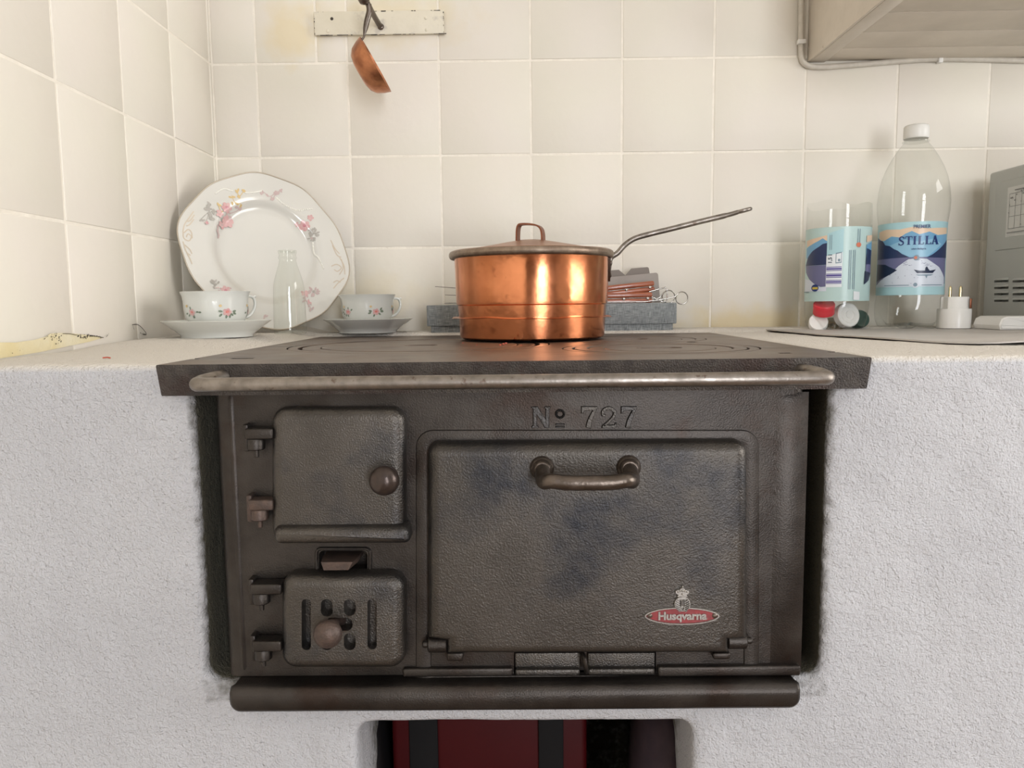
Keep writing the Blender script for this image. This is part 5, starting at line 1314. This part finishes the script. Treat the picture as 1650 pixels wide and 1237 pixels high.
# ---- cable with clips
cpts = [(1291, -60), (1291, 20), (1290.5, 70), (1291, 90), (1295, 101), (1305, 106.5), (1325, 108), (1365, 105.5), (1420, 101), (1470, 97), (1513, 95), (1570, 95.5), (1650, 97.5), (1720, 99)]
cab = [at(x, y, DW - .0052) for x, y in cpts]
cbl = thing('cable', 'painted electric cable clipped along the tiles under the cupboard', 'cable', tuple(cab[6]))
put('cable_sheath', tube(catmull(cab, 5), .0044, 12), M['cable'], cbl, 60)
for px, py, vert in ((1291, 68, True), (1514, 95.5, False)):
    p = at(px, py, DW - .006); w_, hh = (.0062, .0035) if vert else (.0035, .0062)
    put('cable_clip', box(p.x - w_, p.x + w_, -.0112, -.0012, p.z - hh, p.z + hh, .0012), M['paint_white'], cbl)

# ---- yellowed, cracked strip of plaster at the foot of the left wall
def onwall(px, py): p = atx(px, py, XL + .0012); return Vector((p.y, p.z))
def Zl(x, y): return onwall(x / 3.866, 280 + y / 3.866)
pts = [Zl(*q) for q in ((-150, 1075), (0, 1050), (100, 1050), (210, 1035), (285, 1015), (315, 995), (380, 990), (440, 992), (520, 1000), (590, 1008), (645, 1020), (560, 1045), (440, 1070), (250, 1110), (100, 1135), (0, 1150), (-150, 1190))]
wlp = wl
it = [(poly2(pts), 0)]; rn = random.Random(4)
def flecks(seq, count, sz, jit):
    P = catmull([Zl(*q).to_3d() for q in seq], 6)
    for q in range(count):
        p = rn.choice(P); a = rn.uniform(0, PI); r_ = sz * rn.uniform(.3, 1)
        it.append((disc2(p.x + rn.gauss(0, jit), p.y + rn.gauss(0, jit * .6), r_, r_ * rn.uniform(.25, .6), 6, a), 1))
flecks([(315, 1018), (345, 1010), (375, 1020), (365, 1035)], 26, .0016, .0022); flecks([(470, 1008), (500, 1006), (540, 1004), (560, 1008), (530, 1016), (505, 1018)], 34, .0018, .0012)
flecks([(560, 1008), (600, 1012), (640, 1020)], 14, .0014, .0006); flecks([(275, 1025), (292, 1012)], 5, .0010, .001); flecks([(345, 1060), (355, 1050)], 5, .001, .001); flecks([(662, 1010), (672, 998)], 6, .0012, .0006)
flecks([(60, 1110), (130, 1095)], 4, .0008, .002); flecks([(870, 990), (900, 1000)], 12, .0014, .0012)
for seq, wd in (([(385, 995), (430, 996), (470, 1004)], .0006), ([(560, 1008), (600, 1012), (640, 1020)], .0008), ([(818, 940), (850, 938), (880, 960), (908, 998), (890, 1002)], .0009), ([(822, 945), (830, 970)], .0006)):
    it.append((ribbon([p.xy for p in catmull([Zl(*q).to_3d() for q in seq], 4)], wd), 1))
decal('cracked_patch', it, lambda u, v, hg: Vector((XL + .0009 + hg * .3, u, v)), [M['yellow_stain'], M['crack']], wl)

# ================================================================== in the niche
Zn = .745
def npx(xa_, xb2, z0_, z1_, Zf, dep, b=.004): a = at(xa_, 1220, Zf).x; e = at(xb2, 1220, Zf).x; return box(a, e, Yd(Zf), Yd(Zf) + dep, z0_, z1_, b, 3)
kz = .161
cs_ = thing('storage_case', 'dark red plastic case with two black straps inside the niche', 'case', (at(790, 1220, Zn).x, Yd(Zn) + .1, kz))
put('case_body', npx(632, 946, kz, .505, Zn, .2, .006), M['red_plastic'], cs_)
for xa_, xb2 in ((660, 706), (868, 908)): put('strap', npx(xa_, xb2, kz + .001, .504, Zn - .004, .004, .001), M['webbing'], cs_)
def lump(name, px, wd, dep, hgt, Zc, m, label, cat, seed):
    c_ = at(px, 1220, Zc); rn = random.Random(seed); n_ = 28; L_ = []
    for t, s_ in ((0, .75), (.03, .92), (.2, 1), (.5, 1.0), (.75, .93), (.9, .75), (.97, .5), (1, .15)):
        L_.append([Vector((c_.x + wd * s_ * math.cos(a) * (1 + .10 * math.sin(3 * a + seed) + .05 * math.sin(5 * a + t * 5)), c_.y + dep * s_ * math.sin(a) * (1 + .06 * math.sin(4 * a + seed)), kz + hgt * t)) for a in (2 * PI * j / n_ for j in range(n_))])
    return tag(put(name, loft(L_), m, None, 60, org=(c_.x, c_.y, kz)), label, cat)
lump('cloth_bag', 1065, .038, .08, .33, .80, M['dusk_fabric'], 'dark violet cloth bag at the right of the niche', 'bag', 2)
lump('black_bag', 603, .026, .08, .33, .80, M['black_plastic'], 'black plastic bag at the left of the niche', 'bag', 5)

# ---- crumbs on the hob and counter
def crumb(px, py, label, m, s=.0016):
    p = atz(px, py, TOP); z = ground(p.x, p.y)
    bm = bmesh.new(); bmesh.ops.create_icosphere(bm, subdivisions=1, radius=s)
    for v in bm.verts: v.co *= random.uniform(.6, 1.3); v.co.z *= .6
    me = bpy.data.meshes.new('crumb'); bm.to_mesh(me); bm.free(); o = new_obj('crumb', me, m); o.location = (p.x, p.y, z + s * .5)
    return tag(o, label, 'crumb', 'crumbs on the hob')
for px, py, s in ((811, 555.5, .0022), (815, 554, .0017), (806, 556.5, .0014), (768, 556, .001), (840, 557, .001), (746, 553, .001)):
    crumb(px, py, 'tiny reddish crumb on the hob in front of the saucepan', M['crumb'], s)
p0, p1 = atz(165, 569.5, TOP + .006), atz(177, 569.5, TOP + .006)
zz = max(ground(p0.x, p0.y), ground(p1.x, p1.y))
tag(put('thread', tube([(p0.x, p0.y, zz + .0008), ((p0.x + p1.x) / 2, p0.y + .001, zz + .0012), (p1.x, p1.y, zz + .0008)], .0007, 6), M['crumb'], None, 60, org=(p0.x, p0.y, zz)), 'short red thread lying on the white plaster', 'thread')
